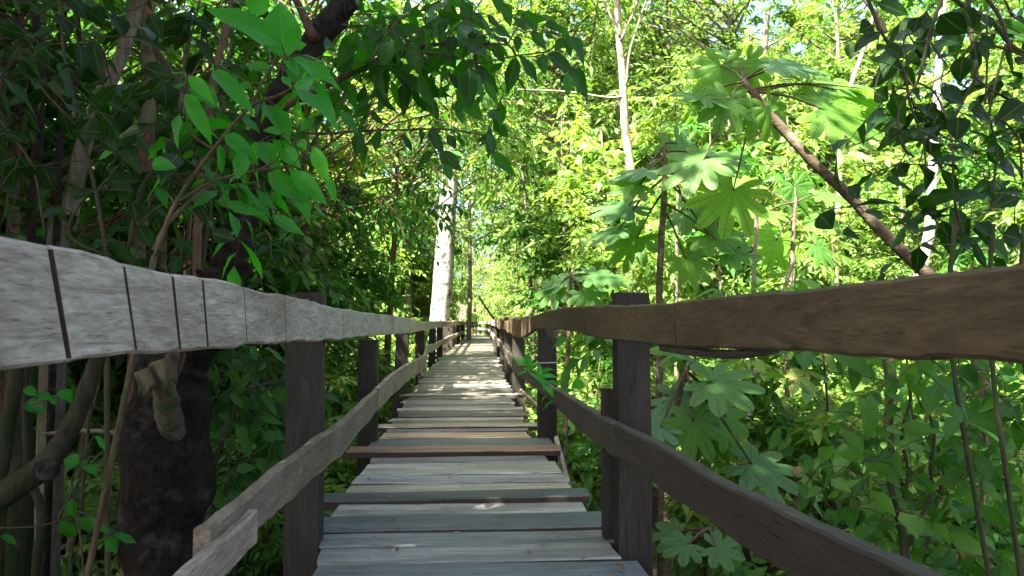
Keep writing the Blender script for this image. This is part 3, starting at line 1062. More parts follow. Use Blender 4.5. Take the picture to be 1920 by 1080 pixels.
K = {}
K['tall'] = Kind('forest_tree', [make_tree(101 + i, 11, 0.12, (0, 0, 7.6), (2.5, 2.5, 5.0), 80, 10, 11, LEAF_LO, (0.15, 0.2, 0.28)[i], 0.42, 0.3, 0.03, 0.95) for i in range(3)], 'bark_grey', 'leaf_mid')
K['bushy'] = Kind('bushy_tree', [make_tree(151 + i, 6.5, 0.07, (0, 0, 3.6), (1.7, 1.7, 3.4), 60, 9, 10, LEAF_LO, (0.13, 0.18, 0.25)[i], (0.45, 0.42, 0.34)[i], 0.3, 0.03, 0.7) for i in range(3)], 'bark_grey', 'leaf_mid')
K['sapling'] = Kind('sapling', [make_tree(201 + i, 4.6, 0.030, (0, 0, 3.0), (0.95, 0.95, 1.9), 20, 7, 9, LEAF_LO, 0.17, 0.42, 0.3, 0.04, 0.55) for i in range(3)], 'bark_grey', 'leaf_light')
K['shrub'] = Kind('shrub', [make_tree(301 + i, 1.7, 0.022, (0, 0, 1.05), (0.85, 0.85, 0.95), 16, 7, 9, LEAF_MD, 0.16, 0.42, 0.3, 0.05, 0.45) for i in range(3)], 'stem', 'leaf_mid', 'stems', 'foliage')
K['herb'] = Kind('ground_plant', [make_tree(401 + i, 0.45, 0.008, (0, 0, 0.35), (0.30, 0.30, 0.22), 7, 4, 6, LEAF_MD, 0.13, 0.42, 0.35, 0.05, 0.22, sides=5) for i in range(3)], 'stem', 'leaf_mid', 'stems', 'foliage')
K['broad'] = Kind('broadleaf_tree', [make_tree(501 + i, 5.5, 0.06, (0, 0, 3.7), (1.5, 1.5, 2.3), 32, 8, 9, LEAF_MD, 0.18, 0.40, 0.45, 0.05, 0.7) for i in range(3)], 'bark_brown', 'leaf_dark')
K['spread'] = Kind('spreading_tree', [make_tree(551 + i, 6.2, 0.07, (0.5, 0, 5.2), (2.3, 2.1, 1.9), 44, 9, 10, LEAF_MD, 0.16, 0.42, 0.45, 0.03, 0.8) for i in range(2)], 'bark_brown', 'leaf_dark')
K['canopy'] = Kind('canopy_tree', [make_tree(601 + i, 10.5, 0.22, (0, 0, 9.6), (3.4, 3.4, 1.8), 48, 9, 10, LEAF_LO, 0.26, 0.45, 0.3, 0.02, 1.1) for i in range(2)], 'bark_brown', 'leaf_dark')


# ------------------------------------------------------------------ the leaning dark tree by the left rail
def lean_tree():
    mb = MB()
    k = trunk_px(mb, [(300, 1120, 150), (302, 1000, 140), (305, 900, 132), (312, 800, 134), (322, 720, 128), (345, 650, 110), (392, 570, 82), (432, 490, 62), (455, 400, 52), (480, 300, 50), (515, 210, 50), (560, 115, 55), (605, 55, 56), (650, 0, 58), (720, -80, 56), (800, -190, 50)], 3.2, 0.5, 30, 0.55, 3, n_per=11)
    root = thing('leaning_tree', 'dark lumpy-barked tree leaning over the left rail, foot in the water', 'tree', foot(k))
    trunk = mb.obj('trunk', M['bark_dark'], root)
    # upper, redder stretch of the same stem carries side limbs
    lb = MB()
    for rows in ([(470, 330, 22), (395, 240, 15), (330, 150, 12), (270, 60, 9)], [(590, 75, 20), (560, 10, 14), (520, -60, 10)], [(440, 440, 14), (500, 370, 10), (560, 330, 6)]):
        trunk_px(lb, rows, 3.4, 0.3, 8, 0.1, 5, to_ground=False)
    lb.obj('limb', M['bark_lean'], root)
    # broken branch stub with a torn grey bark cap
    sb = MB()
    trunk_px(sb, [(326, 830, 46), (318, 785, 46), (310, 740, 40), (302, 700, 32)], 3.26, -.37, 12, 0.12, 9, to_ground=False)
    stub = sb.obj('broken_stub', M['bark_grey'], root)
    cb = MB()
    v, uv = [], []
    nu, nv = 14, 7
    for j in range(nv + 1):
        for i in range(nu + 1):
            a, b = i / nu, j / nv
            x = 262 + 72 * a - 14 * b * (1 - a) + 6 * math.sin(a * 17 + b * 3) * b
            yy = 738 - 62 * b * (0.55 + 0.5 * a) - 20 * a + 9 * math.sin(a * 13) * (1 - b)
            p = P(x, yy, 2.86 + 0.03 * math.sin(a * 14 + b * 2) - 0.05 * math.sin(a * math.pi))
            v.append(tuple(p))
    f = [(j * (nu + 1) + i, j * (nu + 1) + i + 1, (j + 1) * (nu + 1) + i + 1, (j + 1) * (nu + 1) + i) for j in range(nv) for i in range(nu)]
    cb.faces(v, f)
    o = cb.obj('torn_bark', M['bark_grey'], stub)
    o.location = (0, 0, 0)
    o.matrix_parent_inverse.identity()
    sol = o.modifiers.new('thick', 'SOLIDIFY')
    sol.thickness = 0.006
    tw = MB()
    trunk_px(tw, [(326, 712, 9), (338, 690, 8), (346, 662, 7)], 2.9, 0, 6, 0, 1, to_ground=False)
    o = tw.obj('twig', M['stem'], root)


lean_tree()

cl = lambda s, c: [(a / 2.25 + s[0], b / 2.25 + s[1], x / 2.25 + s[0], y_ / 2.25 + s[1], w / 2.25, t) for (a, b, x, y_, w, t) in c]

# ------------------------------------------------------------------ bright leaf cluster hanging in front of the leaning tree
def bright_branch():
    lv = cl((0, 0), [
        (1190, 190, 870, 18, 130, .55), (1200, 250, 1180, 0, 150, .6), (1235, 200, 1290, 180, 40, .9), (1060, 60, 1130, -40, 90, .65), (1225, 245, 1455, 345, 80, .62), (1235, 368, 1400, 305, 112, .55), (1245, 380, 1450, 490, 120, .6),
        (1215, 255, 1262, 322, 45, .5), (1192, 322, 1230, 368, 34, .5), (1108, 438, 1205, 545, 62, .45), (768, 395, 905, 565, 72, .86), (795, 318, 900, 425, 52, .8), (895, 300, 1065, 425, 75, .5),
        (948, 568, 1092, 672, 72, .5), (1098, 598, 1150, 708, 92, .5), (1196, 620, 1262, 705, 66, .45), (1322, 622, 1392, 775, 56, .95), (1262, 588, 1290, 632, 40, .9), (1395, 608, 1440, 620, 26, .9), (1226, 715, 1385, 870, 70, .5), (1128, 728, 1295, 852, 80, .42),
        (1228, 728, 1312, 955, 56, .6), (1375, 740, 1425, 850, 40, .75), (995, 770, 1155, 925, 62, .4), (1150, 908, 1285, 992, 50, .25), (690, 610, 700, 870, 66, .5), (640, 690, 735, 700, 60, .5), (655, 780, 705, 880, 50, .45), (925, 610, 935, 740, 44, .5), (850, 690, 975, 830, 50, .2),
        (1160, 300, 1010, 250, 40, .2), (1330, 60, 1250, 20, 60, .5), (760, 480, 730, 620, 50, .3), (1000, 480, 1100, 560, 50, .35), (1030, 640, 1000, 760, 60, .4), (1060, 350, 960, 420, 52, .3), (900, 460, 860, 330, 52, .4), (1190, 560, 1110, 540, 40, .4), (1330, 500, 1260, 560, 46, .3)])
    fb = MB()
    hero_leaf_batch(fb, LEAF_HI, lv, 2.35, 0.15)
    bb = MB()
    for rows in ([(290, 480, 9), (330, 380, 9), (400, 280, 8), (470, 200, 7), (520, 180, 6), (547, 165, 5), (556, 150, 3)], [(470, 200, 6), (500, 140, 5), (530, 100, 4), (545, 60, 3)], [(400, 280, 5), (360, 250, 4), (340, 180, 3)], [(330, 380, 6), (400, 340, 5), (480, 320, 5), (545, 310, 4), (600, 290, 3)], [(480, 320, 4), (520, 300, 3), (550, 270, 2.5)], [(400, 340, 4), (420, 280, 3), (425, 265, 2)]):
        trunk_px(bb, rows, 2.42, 0, 6, 0.05, 2, to_ground=False)
    rg = np.random.default_rng(88)
    st = np.array([P(rg.uniform(330, 600), rg.uniform(-20, 400), rg.uniform(2.5, 3.0)) for _ in range(13)])
    PEND.append(st)
    spray(fb, bb, rg, st, rg.normal(size=(13, 3)) * np.array([1, .6, .5]), 0.28 * rg.uniform(.6, 1.3, 13), 5, LEAF_MD, 0.15, .40, 0.5, twig_r=.004, up=.6, jitter=.6)
    k0 = P(290, 480, 2.42)
    gz = ground_z(k0[0], k0[1])
    add_tube(bb, smooth_path([(k0[0] - .50, k0[1] + .25, gz), (k0[0] - .36, k0[1] + .15, gz + .8), tuple(k0)], 5), 0.011, 7)
    root = thing('glowing_shrub', 'shrub with big bright green pointed leaves hanging before the leaning dark trunk', 'shrub', (k0[0] - .50, k0[1] + .25, gz))
    link(bb)
    bb.obj('branches', M['stem'], root)
    fb.obj('foliage', M['leaf_hero'], root)


bright_branch()


# ------------------------------------------------------------------ dark branch overhanging the middle of the walk
def overhang():
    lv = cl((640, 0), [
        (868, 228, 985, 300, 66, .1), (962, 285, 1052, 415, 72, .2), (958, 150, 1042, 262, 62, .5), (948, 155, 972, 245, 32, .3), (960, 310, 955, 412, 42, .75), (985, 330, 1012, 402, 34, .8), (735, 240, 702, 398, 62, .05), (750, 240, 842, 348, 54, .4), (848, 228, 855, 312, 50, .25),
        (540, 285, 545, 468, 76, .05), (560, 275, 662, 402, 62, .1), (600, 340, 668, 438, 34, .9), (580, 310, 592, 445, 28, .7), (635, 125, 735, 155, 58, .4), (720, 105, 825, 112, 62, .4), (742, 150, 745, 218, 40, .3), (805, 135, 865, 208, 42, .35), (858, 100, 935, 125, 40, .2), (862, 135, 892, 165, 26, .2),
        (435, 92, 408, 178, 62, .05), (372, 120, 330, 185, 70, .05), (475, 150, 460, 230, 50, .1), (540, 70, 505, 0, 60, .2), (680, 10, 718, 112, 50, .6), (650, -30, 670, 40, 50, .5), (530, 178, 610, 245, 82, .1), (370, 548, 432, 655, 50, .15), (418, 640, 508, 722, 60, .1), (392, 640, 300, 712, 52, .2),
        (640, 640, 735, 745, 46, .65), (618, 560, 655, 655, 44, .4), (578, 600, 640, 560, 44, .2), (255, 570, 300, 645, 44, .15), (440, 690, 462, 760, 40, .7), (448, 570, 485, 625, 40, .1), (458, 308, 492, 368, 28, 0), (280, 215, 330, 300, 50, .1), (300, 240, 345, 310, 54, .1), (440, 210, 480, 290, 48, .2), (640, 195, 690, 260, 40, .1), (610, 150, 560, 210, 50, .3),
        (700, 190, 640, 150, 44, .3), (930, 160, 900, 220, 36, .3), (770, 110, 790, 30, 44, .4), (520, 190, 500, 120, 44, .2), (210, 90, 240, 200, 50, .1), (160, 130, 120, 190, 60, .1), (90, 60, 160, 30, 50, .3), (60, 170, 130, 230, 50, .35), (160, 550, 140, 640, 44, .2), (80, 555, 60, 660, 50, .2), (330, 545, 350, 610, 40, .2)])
    fb = MB()
    hero_leaf_batch(fb, LEAF_HI, lv, 3.0, 0.2)
    bb = MB()
    px = lambda r_: [(a / 2.25 + 640, b / 2.25, w) for a, b, w in r_]
    for rows in ([(-290, 470, 18), (0, 330, 12), (120, 268, 10), (230, 225, 8), (340, 195, 7), (430, 185, 6), (580, 185, 5), (700, 190, 4), (740, 235, 3)], [(230, 225, 6), (340, 222, 5), (460, 235, 4), (560, 265, 4), (640, 255, 3), (740, 235, 3), (870, 215, 3), (930, 160, 2.5), (955, 150, 2)], [(-290, 470, 7), (-150, 560, 6), (80, 552, 5), (250, 548, 4), (350, 545, 4), (440, 545, 4), (540, 560, 3), (620, 580, 3), (660, 640, 2.5)],
                 [(120, 268, 5), (180, 160, 4), (240, 90, 3), (330, 20, 3)], [(430, 185, 4), (480, 120, 3), (540, 70, 3), (600, -10, 2.5)], [(700, 190, 3), (740, 120, 3), (800, 60, 2.5)], [(740, 235, 2.5), (790, 240, 2), (850, 230, 2)]):
        trunk_px(bb, px(rows), 3.4 if rows[0][0] < -200 else 3.05, -.35 if rows[0][0] < -200 else 0, 6, 0.05, 4, to_ground=False)
    rg = np.random.default_rng(89)
    st = np.array([P(640 + rg.random() ** 1.5 * 330, rg.uniform(-30, 120) + rg.random() * 60, rg.uniform(3.0, 3.8)) for _ in range(46)])
    PEND.append(st)
    spray(fb, bb, rg, st, rg.normal(size=(46, 3)) * np.array([1, .6, .5]), 0.3 * rg.uniform(.6, 1.3, 46), 5, LEAF_MD, 0.16, .42, 0.5, twig_r=.004, up=.6, jitter=.6)
    b0 = P(640 - 190 / 2.25, 430 / 2.25, 3.05)
    root = thing('overhanging_branch', 'leafy dark branch reaching right over the walk, leaves in silhouette', 'branch', tuple(b0))
    link(bb)
    bb.obj('branches', M['stem'], root)
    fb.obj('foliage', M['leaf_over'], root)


overhang()


# ------------------------------------------------------------------ thin trunks and sticks at the left
def left_stems():
    items = [
        ('slender_tree', 'mottled grey slender trunk bending right above the near end of left rail', 'tree', 'bark_grey', 4.1, [(108, 470, 40), (122, 430, 36), (140, 350, 30), (160, 260, 28), (185, 195, 27), (225, 110, 25), (250, 30, 24), (280, -60, 20)]),
        ('slender_tree', 'brown fibrous upright trunk just left of the leaning dark tree', 'tree', 'bark_brown', 4.6, [(258, 520, 26), (264, 440, 25), (268, 350, 25), (275, 230, 30), (276, 200, 30), (279, 150, 24), (276, 60, 22), (284, -40, 20)]),
        ('slender_tree', 'dark paired stem rising at the far left above the pale rail end', 'tree', 'bark_dark', 3.5, [(55, 480, 17), (62, 380, 18), (72, 250, 18), (76, 120, 15), (66, 20, 13), (60, -50, 10)]),
        ('slender_tree', 'thin black stem kinked to the right between two grey trunks', 'tree', 'bark_dark', 3.8, [(106, 460, 13), (108, 330, 13), (112, 270, 12), (130, 200, 10), (150, 120, 9), (145, 20, 8), (150, -40, 8)]),
        ('slender_tree', 'reddish thin stem beside the leaning trunk, bending right at the top', 'tree', 'bark_brown', 4.0, [(368, 520, 16), (372, 420, 16), (378, 330, 15), (388, 240, 15), (400, 150, 14), (422, 60, 12), (440, -20, 10)]),
        ('slender_tree', 'greyish thin stem at the picture edge, leaning left', 'tree', 'bark_grey', 4.4, [(28, 480, 16), (22, 380, 15), (8, 300, 14), (4, 220, 14), (-10, 100, 12)]),
        ('stick', 'pale green bare stick slanting up beside the leaning trunk', 'stick', 'bark_grey', 2.9, [(288, 470, 9), (310, 425, 9), (345, 388, 8), (380, 360, 7), (405, 340, 6)]),
        ('climbing_stem', 'thin climbing stem slanting up to the dark leaves at far left', 'vine', 'vine', 2.9, [(240, 470, 6), (262, 360, 6), (300, 300, 6), (330, 230, 5), (345, 130, 5), (370, 20, 4), (380, -30, 4)]),
        ('climbing_stem', 'wiry stem crossing from far left edge down to the rail', 'vine', 'vine', 2.7, [(84, 440, 4), (72, 360, 4), (60, 310, 5), (20, 250, 4), (-10, 215, 4)]),
        ('slanting_branch', 'black branch slanting down from the upper left corner', 'branch', 'bark_dark', 3.0, [(92, 150, 9), (62, 85, 8), (30, 40, 7), (-10, 20, 8), (-40, 0, 8)]),
        ('slanting_branch', 'second black branch slanting from upper left edge below the first', 'branch', 'bark_dark', 3.1, [(70, 110, 8), (40, 70, 8), (10, 42, 8), (-30, 30, 8)]),
    ]
    for nm, lab, cat, bk, Y, rows in items:
        mb = MB()
        k = trunk_px(mb, rows, Y, 0.15, 9, 0.12, Y, to_ground=(cat == 'tree'))
        o = mb.obj(nm, M[bk])
        tag(o, lab, cat)
    # below the rail
    items = [
        ('cut_branch', 'mossy crooked branch with a sawn knot, lower left under the rail', 'branch', 'bark_moss', 2.45, [(-60, 960, 52), (-10, 935, 50), (40, 905, 46), (85, 872, 44), (125, 815, 34), (152, 760, 30), (172, 705, 28), (190, 650, 26), (205, 590, 22)], False),
        ('slender_tree', 'mossy upright stem at the lower left corner, under the rail', 'tree', 'bark_moss', 2.7, [(-5, 960, 26), (2, 880, 26), (14, 800, 25), (28, 720, 25), (36, 640, 23), (40, 560, 22)], True),
        ('slender_tree', 'thick mottled trunk standing in water at the left picture edge', 'tree', 'bark_moss', 3.4, [(22, 1120, 64), (26, 1000, 60), (30, 900, 52), (34, 800, 46), (36, 700, 42), (34, 560, 38), (30, 460, 34)], True),
        ('slender_tree', 'crooked thin stem in water behind the sawn branch', 'tree', 'bark_moss', 2.9, [(66, 1110, 15), (76, 1010, 16), (76, 950, 15), (58, 900, 14), (50, 840, 13), (48, 760, 12), (46, 680, 12)], True),
        ('slender_tree', 'very thin straight stem in water left of the lumpy trunk', 'tree', 'vine', 3.0, [(128, 1110, 5), (150, 960, 5), (158, 880, 5), (170, 760, 5), (178, 640, 4)], True),
        ('stick', 'pale horizontal stick caught behind the lumpy trunk', 'stick', 'bark_pale', 3.6, [(80, 814, 6), (130, 810, 8), (180, 808, 8), (228, 812, 7)], False),
        ('stick', 'thin slanting stick beside the lumpy trunk, below the pale one', 'stick', 'vine', 3.3, [(110, 970, 5), (150, 900, 5), (190, 850, 5), (232, 826, 4)], False),
        ('stick', 'pale stick slanting down to the lumpy trunk above the horizontal one', 'stick', 'bark_moss', 3.8, [(155, 760, 6), (190, 768, 6), (225, 790, 6), (250, 810, 5)], False),
    ]
    for nm, lab, cat, bk, Y, rows, tg in items:
        mb = MB()
        trunk_px(mb, rows, Y, 0.1, 10, 0.12, Y, to_ground=tg)
        o = mb.obj(nm, M[bk])
        tag(o, lab, cat)
        if nm == 'cut_branch':
            kb = MB()
            c = P(88, 882, 2.40)
            d = unit(CAM - c + np.array([0.6, 0, -.1]))
            add_tube(kb, [c - d * .03, c + d * .035, c + d * .045], [0.038, 0.034, 0.03], 14, 0.1, 2)
            kb.obj('sawn_knot', M['bark_dark'], o)
    # more trunks deeper in the swamp
    rg = np.random.default_rng(22)
    for i in range(18):
        Y = rg.uniform(5, 13)
        px = rg.uniform(-40, 520)
        p = P(px, 800, Y)
        h = rg.uniform(3.5, 7)
        gz = ground_z(p[0], Y) - .2
        l1, l2 = rg.normal(size=2) * 0.35
        mb = MB()
        r0 = rg.uniform(0.018, 0.06)
        add_tube(mb, smooth_path([(p[0], Y, gz), (p[0] + l1 * .3, Y, gz + h * .35), (p[0] + l1, Y + l2, gz + h * .7), (p[0] + l1 * 1.8, Y + l2, gz + h)], 5), np.linspace(r0, r0 * .5, 16), 7, 0.1, i)
        o = mb.obj('slender_tree', M[['bark_grey', 'bark_brown', 'vine'][i % 3]])
        tag(o, 'slim bare stem standing in the dark swamp thicket behind the left rail', 'tree', 'slim stems in the dark swamp thicket at left')


left_stems()


# dark leafy growth at far left
def left_dark_leaves():
    lv = cl((0, 0), [(500, 600, 655, 488, 82, .2), (450, 770, 582, 752, 84, .1), (455, 800, 560, 790, 110, .15), (600, 285, 745, 330, 70, .1), (740, 330, 690, 400, 70, .1), (900, 985, 992, 1012, 62, .05), (300, 830, 402, 798, 52, .1), (630, 60, 680, 150, 60, .2), (560, 155, 710, 215, 56, .1), (690, 340, 720, 460, 90, 0), (640, 390, 690, 330, 60, .3),
                      (330, 180, 370, 300, 60, 0), (390, 170, 420, 330, 70, 0), (250, 60, 300, 150, 70, 0), (480, 60, 520, 160, 80, 0), (100, 250, 180, 330, 90, 0), (80, 200, 30, 260, 70, 0), (0, 800, 90, 810, 50, .1), (0, 690, 70, 660, 44, .1), (240, 310, 330, 250, 50, .1), (420, 560, 330, 540, 110, 0), (380, 500, 340, 620, 80, 0), (580, 950, 640, 1040, 70, .4), (820, 850, 870, 950, 50, .3),
                      (560, 860, 600, 950, 80, .2), (690, 590, 755, 665, 44, .1), (280, 440, 370, 480, 50, .1), (430, 590, 500, 640, 46, .3), (540, 420, 590, 470, 44, .5), (180, 700, 230, 800, 60, 0), (30, 560, 120, 600, 60, 0)])
    fb = MB()
    hero_leaf_batch(fb, LEAF_HI, lv, 2.6, 0.25)
    rg = np.random.default_rng(77)
    st = np.array([P(rg.uniform(-60, 420), rg.uniform(-40, 430), rg.uniform(2.6, 3.4)) for _ in range(46)])
    bb = MB()
    PEND.append(st)
    spray(fb, bb, rg, st, rg.normal(size=(46, 3)) * np.array([1, .6, .6]), 0.3 * rg.uniform(.6, 1.3, 46), 5, LEAF_MD, 0.16, .42, 0.5, twig_r=.004, up=.6, jitter=.6)
    for rows in ([(200, 480, 8), (180, 360, 8), (150, 240, 7), (120, 100, 6), (110, -20, 5)], [(180, 360, 5), (240, 290, 4), (290, 230, 3)], [(150, 240, 5), (90, 180, 4), (40, 110, 3)], [(200, 480, 5), (130, 440, 5), (160, 370, 5), (230, 340, 4), (258, 335, 3)]):
        trunk_px(bb, rows, 2.8, 0, 6, .05, 3, to_ground=False)
    b0 = P(200, 480, 2.8)
    gz = ground_z(b0[0], b0[1])
    add_tube(bb, smooth_path([(b0[0], b0[1], gz), (b0[0] + .05, b0[1], gz + .8), tuple(b0)], 5), .011, 7)
    root = thing('shaded_shrub', 'shrub of dark broad leaves in deep shade at the upper left', 'shrub', (b0[0], b0[1], gz))
    link(bb)
    bb.obj('branches', M['vine'], root)
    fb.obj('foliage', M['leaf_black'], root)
    # low plant with bluish leaves over the water
    s = lambda c: [(a * 320 / 864, 680 + b / 2.7, x * 320 / 864, 680 + y_ / 2.7, w / 2.7, t) for (a, b, x, y_, w, t) in c]
    fb = MB()
    hero_leaf_batch(fb, LEAF_HI, s([(305, 800, 380, 890, 60, .3), (345, 700, 385, 780, 50, .3), (380, 785, 570, 870, 60, .3), (575, 870, 695, 912, 44, .4), (530, 890, 600, 960, 60, .2), (0, 880, 95, 905, 50, .2), (0, 920, 30, 945, 40, .2), (400, 510, 320, 490, 70, .4), (380, 500, 440, 540, 60, .4), (440, 520, 490, 570, 46, .3), (480, 370, 545, 440, 36, .6), (120, 130, 190, 160, 50, .3), (190, 160, 260, 180, 44, .3), (300, 140, 370, 190, 60, .5), (250, 170, 290, 210, 40, .4), (130, 200, 210, 240, 60, .2)]), 2.6, .2)
    bb = MB()
    for rows in ([(160, 1110, 4), (150, 1000, 4), (142, 960, 4), (185, 975, 3), (215, 1000, 3)], [(142, 960, 3), (80, 985, 3), (0, 990, 3)], [(142, 960, 3), (135, 900, 3), (150, 870, 3), (170, 840, 2)], [(60, 760, 3), (110, 745, 3), (150, 750, 3)]):
        trunk_px(bb, rows, 2.6, 0, 6, .05, 3, to_ground=False)
    b0 = P(160, 1110, 2.6)
    root = thing('swamp_sapling', 'low sapling with bluish green leaves over the dark water', 'sapling', tuple(b0))
    link(bb)
    bb.obj('branches', M['vine'], root)
    fb.obj('foliage', M['leaf_hero'], root)


left_dark_leaves()

# glossy-leaved plant between the lumpy trunk and the near left post
s3 = lambda c: [(320 + a / 2.454, 640 + b / 2.454, 320 + x / 2.454, 640 + y_ / 2.454, w / 2.454, t) for (a, b, x, y_, w, t) in c]


def post_plant():
    fb = MB()
    hero_leaf_batch(fb, LEAF_HI, s3([(300, 380, 370, 540, 66, .3), (330, 250, 355, 310, 44, .2), (305, 230, 345, 215, 44, .2), (275, 240, 340, 310, 34, .3), (170, 130, 215, 195, 36, .2), (265, 130, 325, 200, 40, .2), (415, 240, 495, 340, 44, .25), (405, 350, 525, 372, 36, .2), (225, 330, 270, 370, 40, .1), (280, 600, 395, 675, 52, .2), (400, 690, 455, 610, 50, 1), (300, 590, 385, 575, 46, .5), (370, 20, 400, 90, 36, .5), (430, 30, 540, 80, 40, .8), (490, 210, 530, 300, 60, .2), (440, 410, 470, 470, 50, .3), (470, 420, 520, 450, 44, .5), (150, 480, 195, 540, 30, .3), (190, 620, 215, 660, 36, .6), (265, 700, 335, 740, 50, .3), (190, 700, 280, 785, 50, .7), (165, 700, 230, 690, 30, .8), (125, 690, 165, 710, 26, .9), (245, 450, 300, 540, 80, .15), (400, 540, 440, 600, 50, .3), (450, 560, 500, 590, 60, .1), (130, 540, 180, 575, 24, .7), (230, 420, 160, 450, 40, .2), (360, 420, 430, 400, 44, .3)]), 3.6, .25)
    big = fb
    fb = MB()
    rg = np.random.default_rng(78)
    st = np.array([P(rg.uniform(390, 545), rg.uniform(640, 880), rg.uniform(3.7, 5.2)) for _ in range(50)])
    bb = MB()
    PEND.append(st)
    spray(fb, bb, rg, st, rg.normal(size=(50, 3)) * np.array([1, .6, .6]), 0.25 * rg.uniform(.6, 1.3, 50), 6, LEAF_MD, 0.15, .40, 0.5, twig_r=.004, up=.6, jitter=.6)
    for rows in ([(380, 960, 6), (400, 880, 6), (430, 800, 5), (450, 740, 5), (500, 720, 4), (535, 710, 3)], [(400, 880, 4), (440, 870, 4), (480, 860, 3)], [(430, 800, 4), (410, 750, 3), (395, 700, 3)]):
        trunk_px(bb, rows, 3.7, 0, 6, .05, 3)
    root = thing('glossy_shrub', 'glossy-leaved shrub between the lumpy trunk and the near left post', 'shrub', (float(P(380, 960, 3.7)[0]), 3.7, WATER_Z))
    link(bb)
    bb.obj('branches', M['vine'], root)
    fb.obj('foliage', M['leaf_dark'], root)
    big.obj('broad_leaves', M['leaf_mid'], root)


post_plant()


# ------------------------------------------------------------------ cecropia: long stems with umbrella leaves
def palmate(mb, c, d, up, L, lobes=9, rnd=0.5, cup=0.14, notch=0.52):
    """one umbrella leaf: lobes round the petiole end c, main lobe towards d, face normal up"""
    d = unit(np.array(d, float))
    up = unit(np.array(up, float) - d * np.dot(up, d))
    b = np.cross(up, d)
    na = lobes * 8
    span = 5.3
    rings = [0.0, 0.3, 0.55, 0.78, 1.0]
    V = [c]
    UV = [(0.5, 0.0)]
    half = lobes // 2
    seedv = random.random() * 50
    lobe_len = [1 - 0.42 * (abs(i - (lobes - 1) / 2) / ((lobes - 1) / 2)) ** 1.6 for i in range(lobes)]
    for ri in rings[1:]:
        for i in range(na + 1):
            a = -span / 2 + span * i / na
            q = (i / na) * lobes
            li = min(lobes - 1, int(q))
            fr = q - li
            prof = 1 - abs(2 * fr - 1) ** 1.9
            ll = lobe_len[li]
            edge = ll * (notch + (1 - notch) * prof)
            rr = ri * edge * L if ri > notch * 0.9 else ri * L * min(1, ll + .1)
            rr = min(rr, edge * L) if ri < 1 else edge * L
            h = -cup * (rr / L) ** 2 * L - 0.02 * L * (1 - math.sin(math.pi * fr)) * (ri) + 0.03 * L * noise.noise(Vector((a * 2, ri * 3, seedv)))
            V.append(c + d * rr * math.cos(a) + b * rr * math.sin(a) + up * h)
            UV.append((fr, ri))
    F = []
    m = na + 1
    for i in range(na):
        F.append((0, 1 + i, 2 + i))
        for k in range(len(rings) - 2):
            o = 1 + k * m
            F.append((o + i, o + m + i, o + m + i + 1, o + i + 1))
    mb.add(np.array(V), [i for f in F for i in f], [len(f) for f in F], np.array(UV), rnd)


def cecropia(name, label, rows, Y, dY, leaves, r_end=None, bark='cec_bark', leafm='leaf_palm', to_ground=True):
    """leaves: (attach row fraction, blade px x, y, radius px, main lobe angle deg in picture, tilt, tint, lobes)"""
    tb = MB()
    k = trunk_px(tb, rows, Y, dY, 10, 0.06, 3, to_ground=to_ground, n_per=7)
    root = thing(name, label, 'tree', foot(k))
    tb.obj('trunk', M[bark], root)
    for (fr, x, yy, rpx, ang, tilt, tint, lob) in leaves:
        YY = Y + dY * fr + random.uniform(-.25, .25)
        c = P(x, yy, YY)
        L = 1.32 * rpx * YY / FPX
        a = R(ang)
        fwd = RIGHT * math.cos(a) + np.array([0, 0, 1.0]) * -math.sin(a)
        # tilt: 0 = blade flat and level, 1 = blade faces the viewer
        up = np.array([0, 0, 1.0]) * (1 - tilt) - FWD * tilt * (1 if tilt >= 0 else 1) + RIGHT * random.uniform(-.15, .15)
        d = fwd + FWD * random.uniform(-.25, .25)
        if tilt < 0.5:
            d = RIGHT * math.cos(a) - FWD * math.sin(a) * 0.9 + np.array([0, 0, -0.2])
        lb = MB()
        palmate(lb, c, d, up, L, lob, tint)
        att = k[int(round(np.clip(fr, 0, 1) * (len(k) - 1)))][:3]
        mid = (att + c) / 2 + np.array([0, 0, 0.06 * np.linalg.norm(c - att)])
        pk = smooth_path([att, mid, c + np.array([0, 0, -.004])], 5)
        o = lb.obj('leaf', M[leafm], root)
        pb = MB()
        add_tube(pb, pk, np.linspace(0.011, 0.006, len(pk)), 6)
        po = pb.obj('petiole', M['stem'], root)
        po.parent = o
        po.location = (0, 0, 0)
    return root


q3 = lambda x, y_: (1280 + x / 2.25, y_ / 2.25)
cecropia('cecropia_tree', 'cecropia with a leaning ringed trunk and umbrella leaves at the upper right',
         [(1830, 600, 30), (1760, 532, 26), (1712, 490, 24), (1650, 430, 22), (1590, 365, 20), (1530, 310, 19), (1480, 255, 19), (1440, 210, 17), (1410, 172, 14), (1395, 150, 9)], 4.8, 0.4,
         [(.98, 1352, 122, 62, 100, .75, .55, 9), (.98, 1322, 180, 62, 130, .35, .4, 9), (.99, 1400, 120, 52, 60, .7, .5, 9), (1.0, 1455, 118, 60, 20, .45, .25, 9), (1.0, 1490, 125, 56, 20, .35, .3, 9), (.97, 1365, 185, 60, 110, .6, .6, 9), (.95, 1440, 200, 55, 60, .6, .75, 9), (.92, 1575, 168, 100, 5, .45, .8, 10), (.90, 1545, 205, 100, 12, .55, .85, 10), (.86, 1375, 355, 78, 120, .75, .95, 10), (.93, 1318, 300, 75, 150, .5, .7, 9), (.94, 1415, 205, 46, 100, .6, .6, 9), (.90, 1620, 165, 70, 350, .3, .4, 9), (1.0, 1380, 110, 40, 200, .5, .45, 8)])
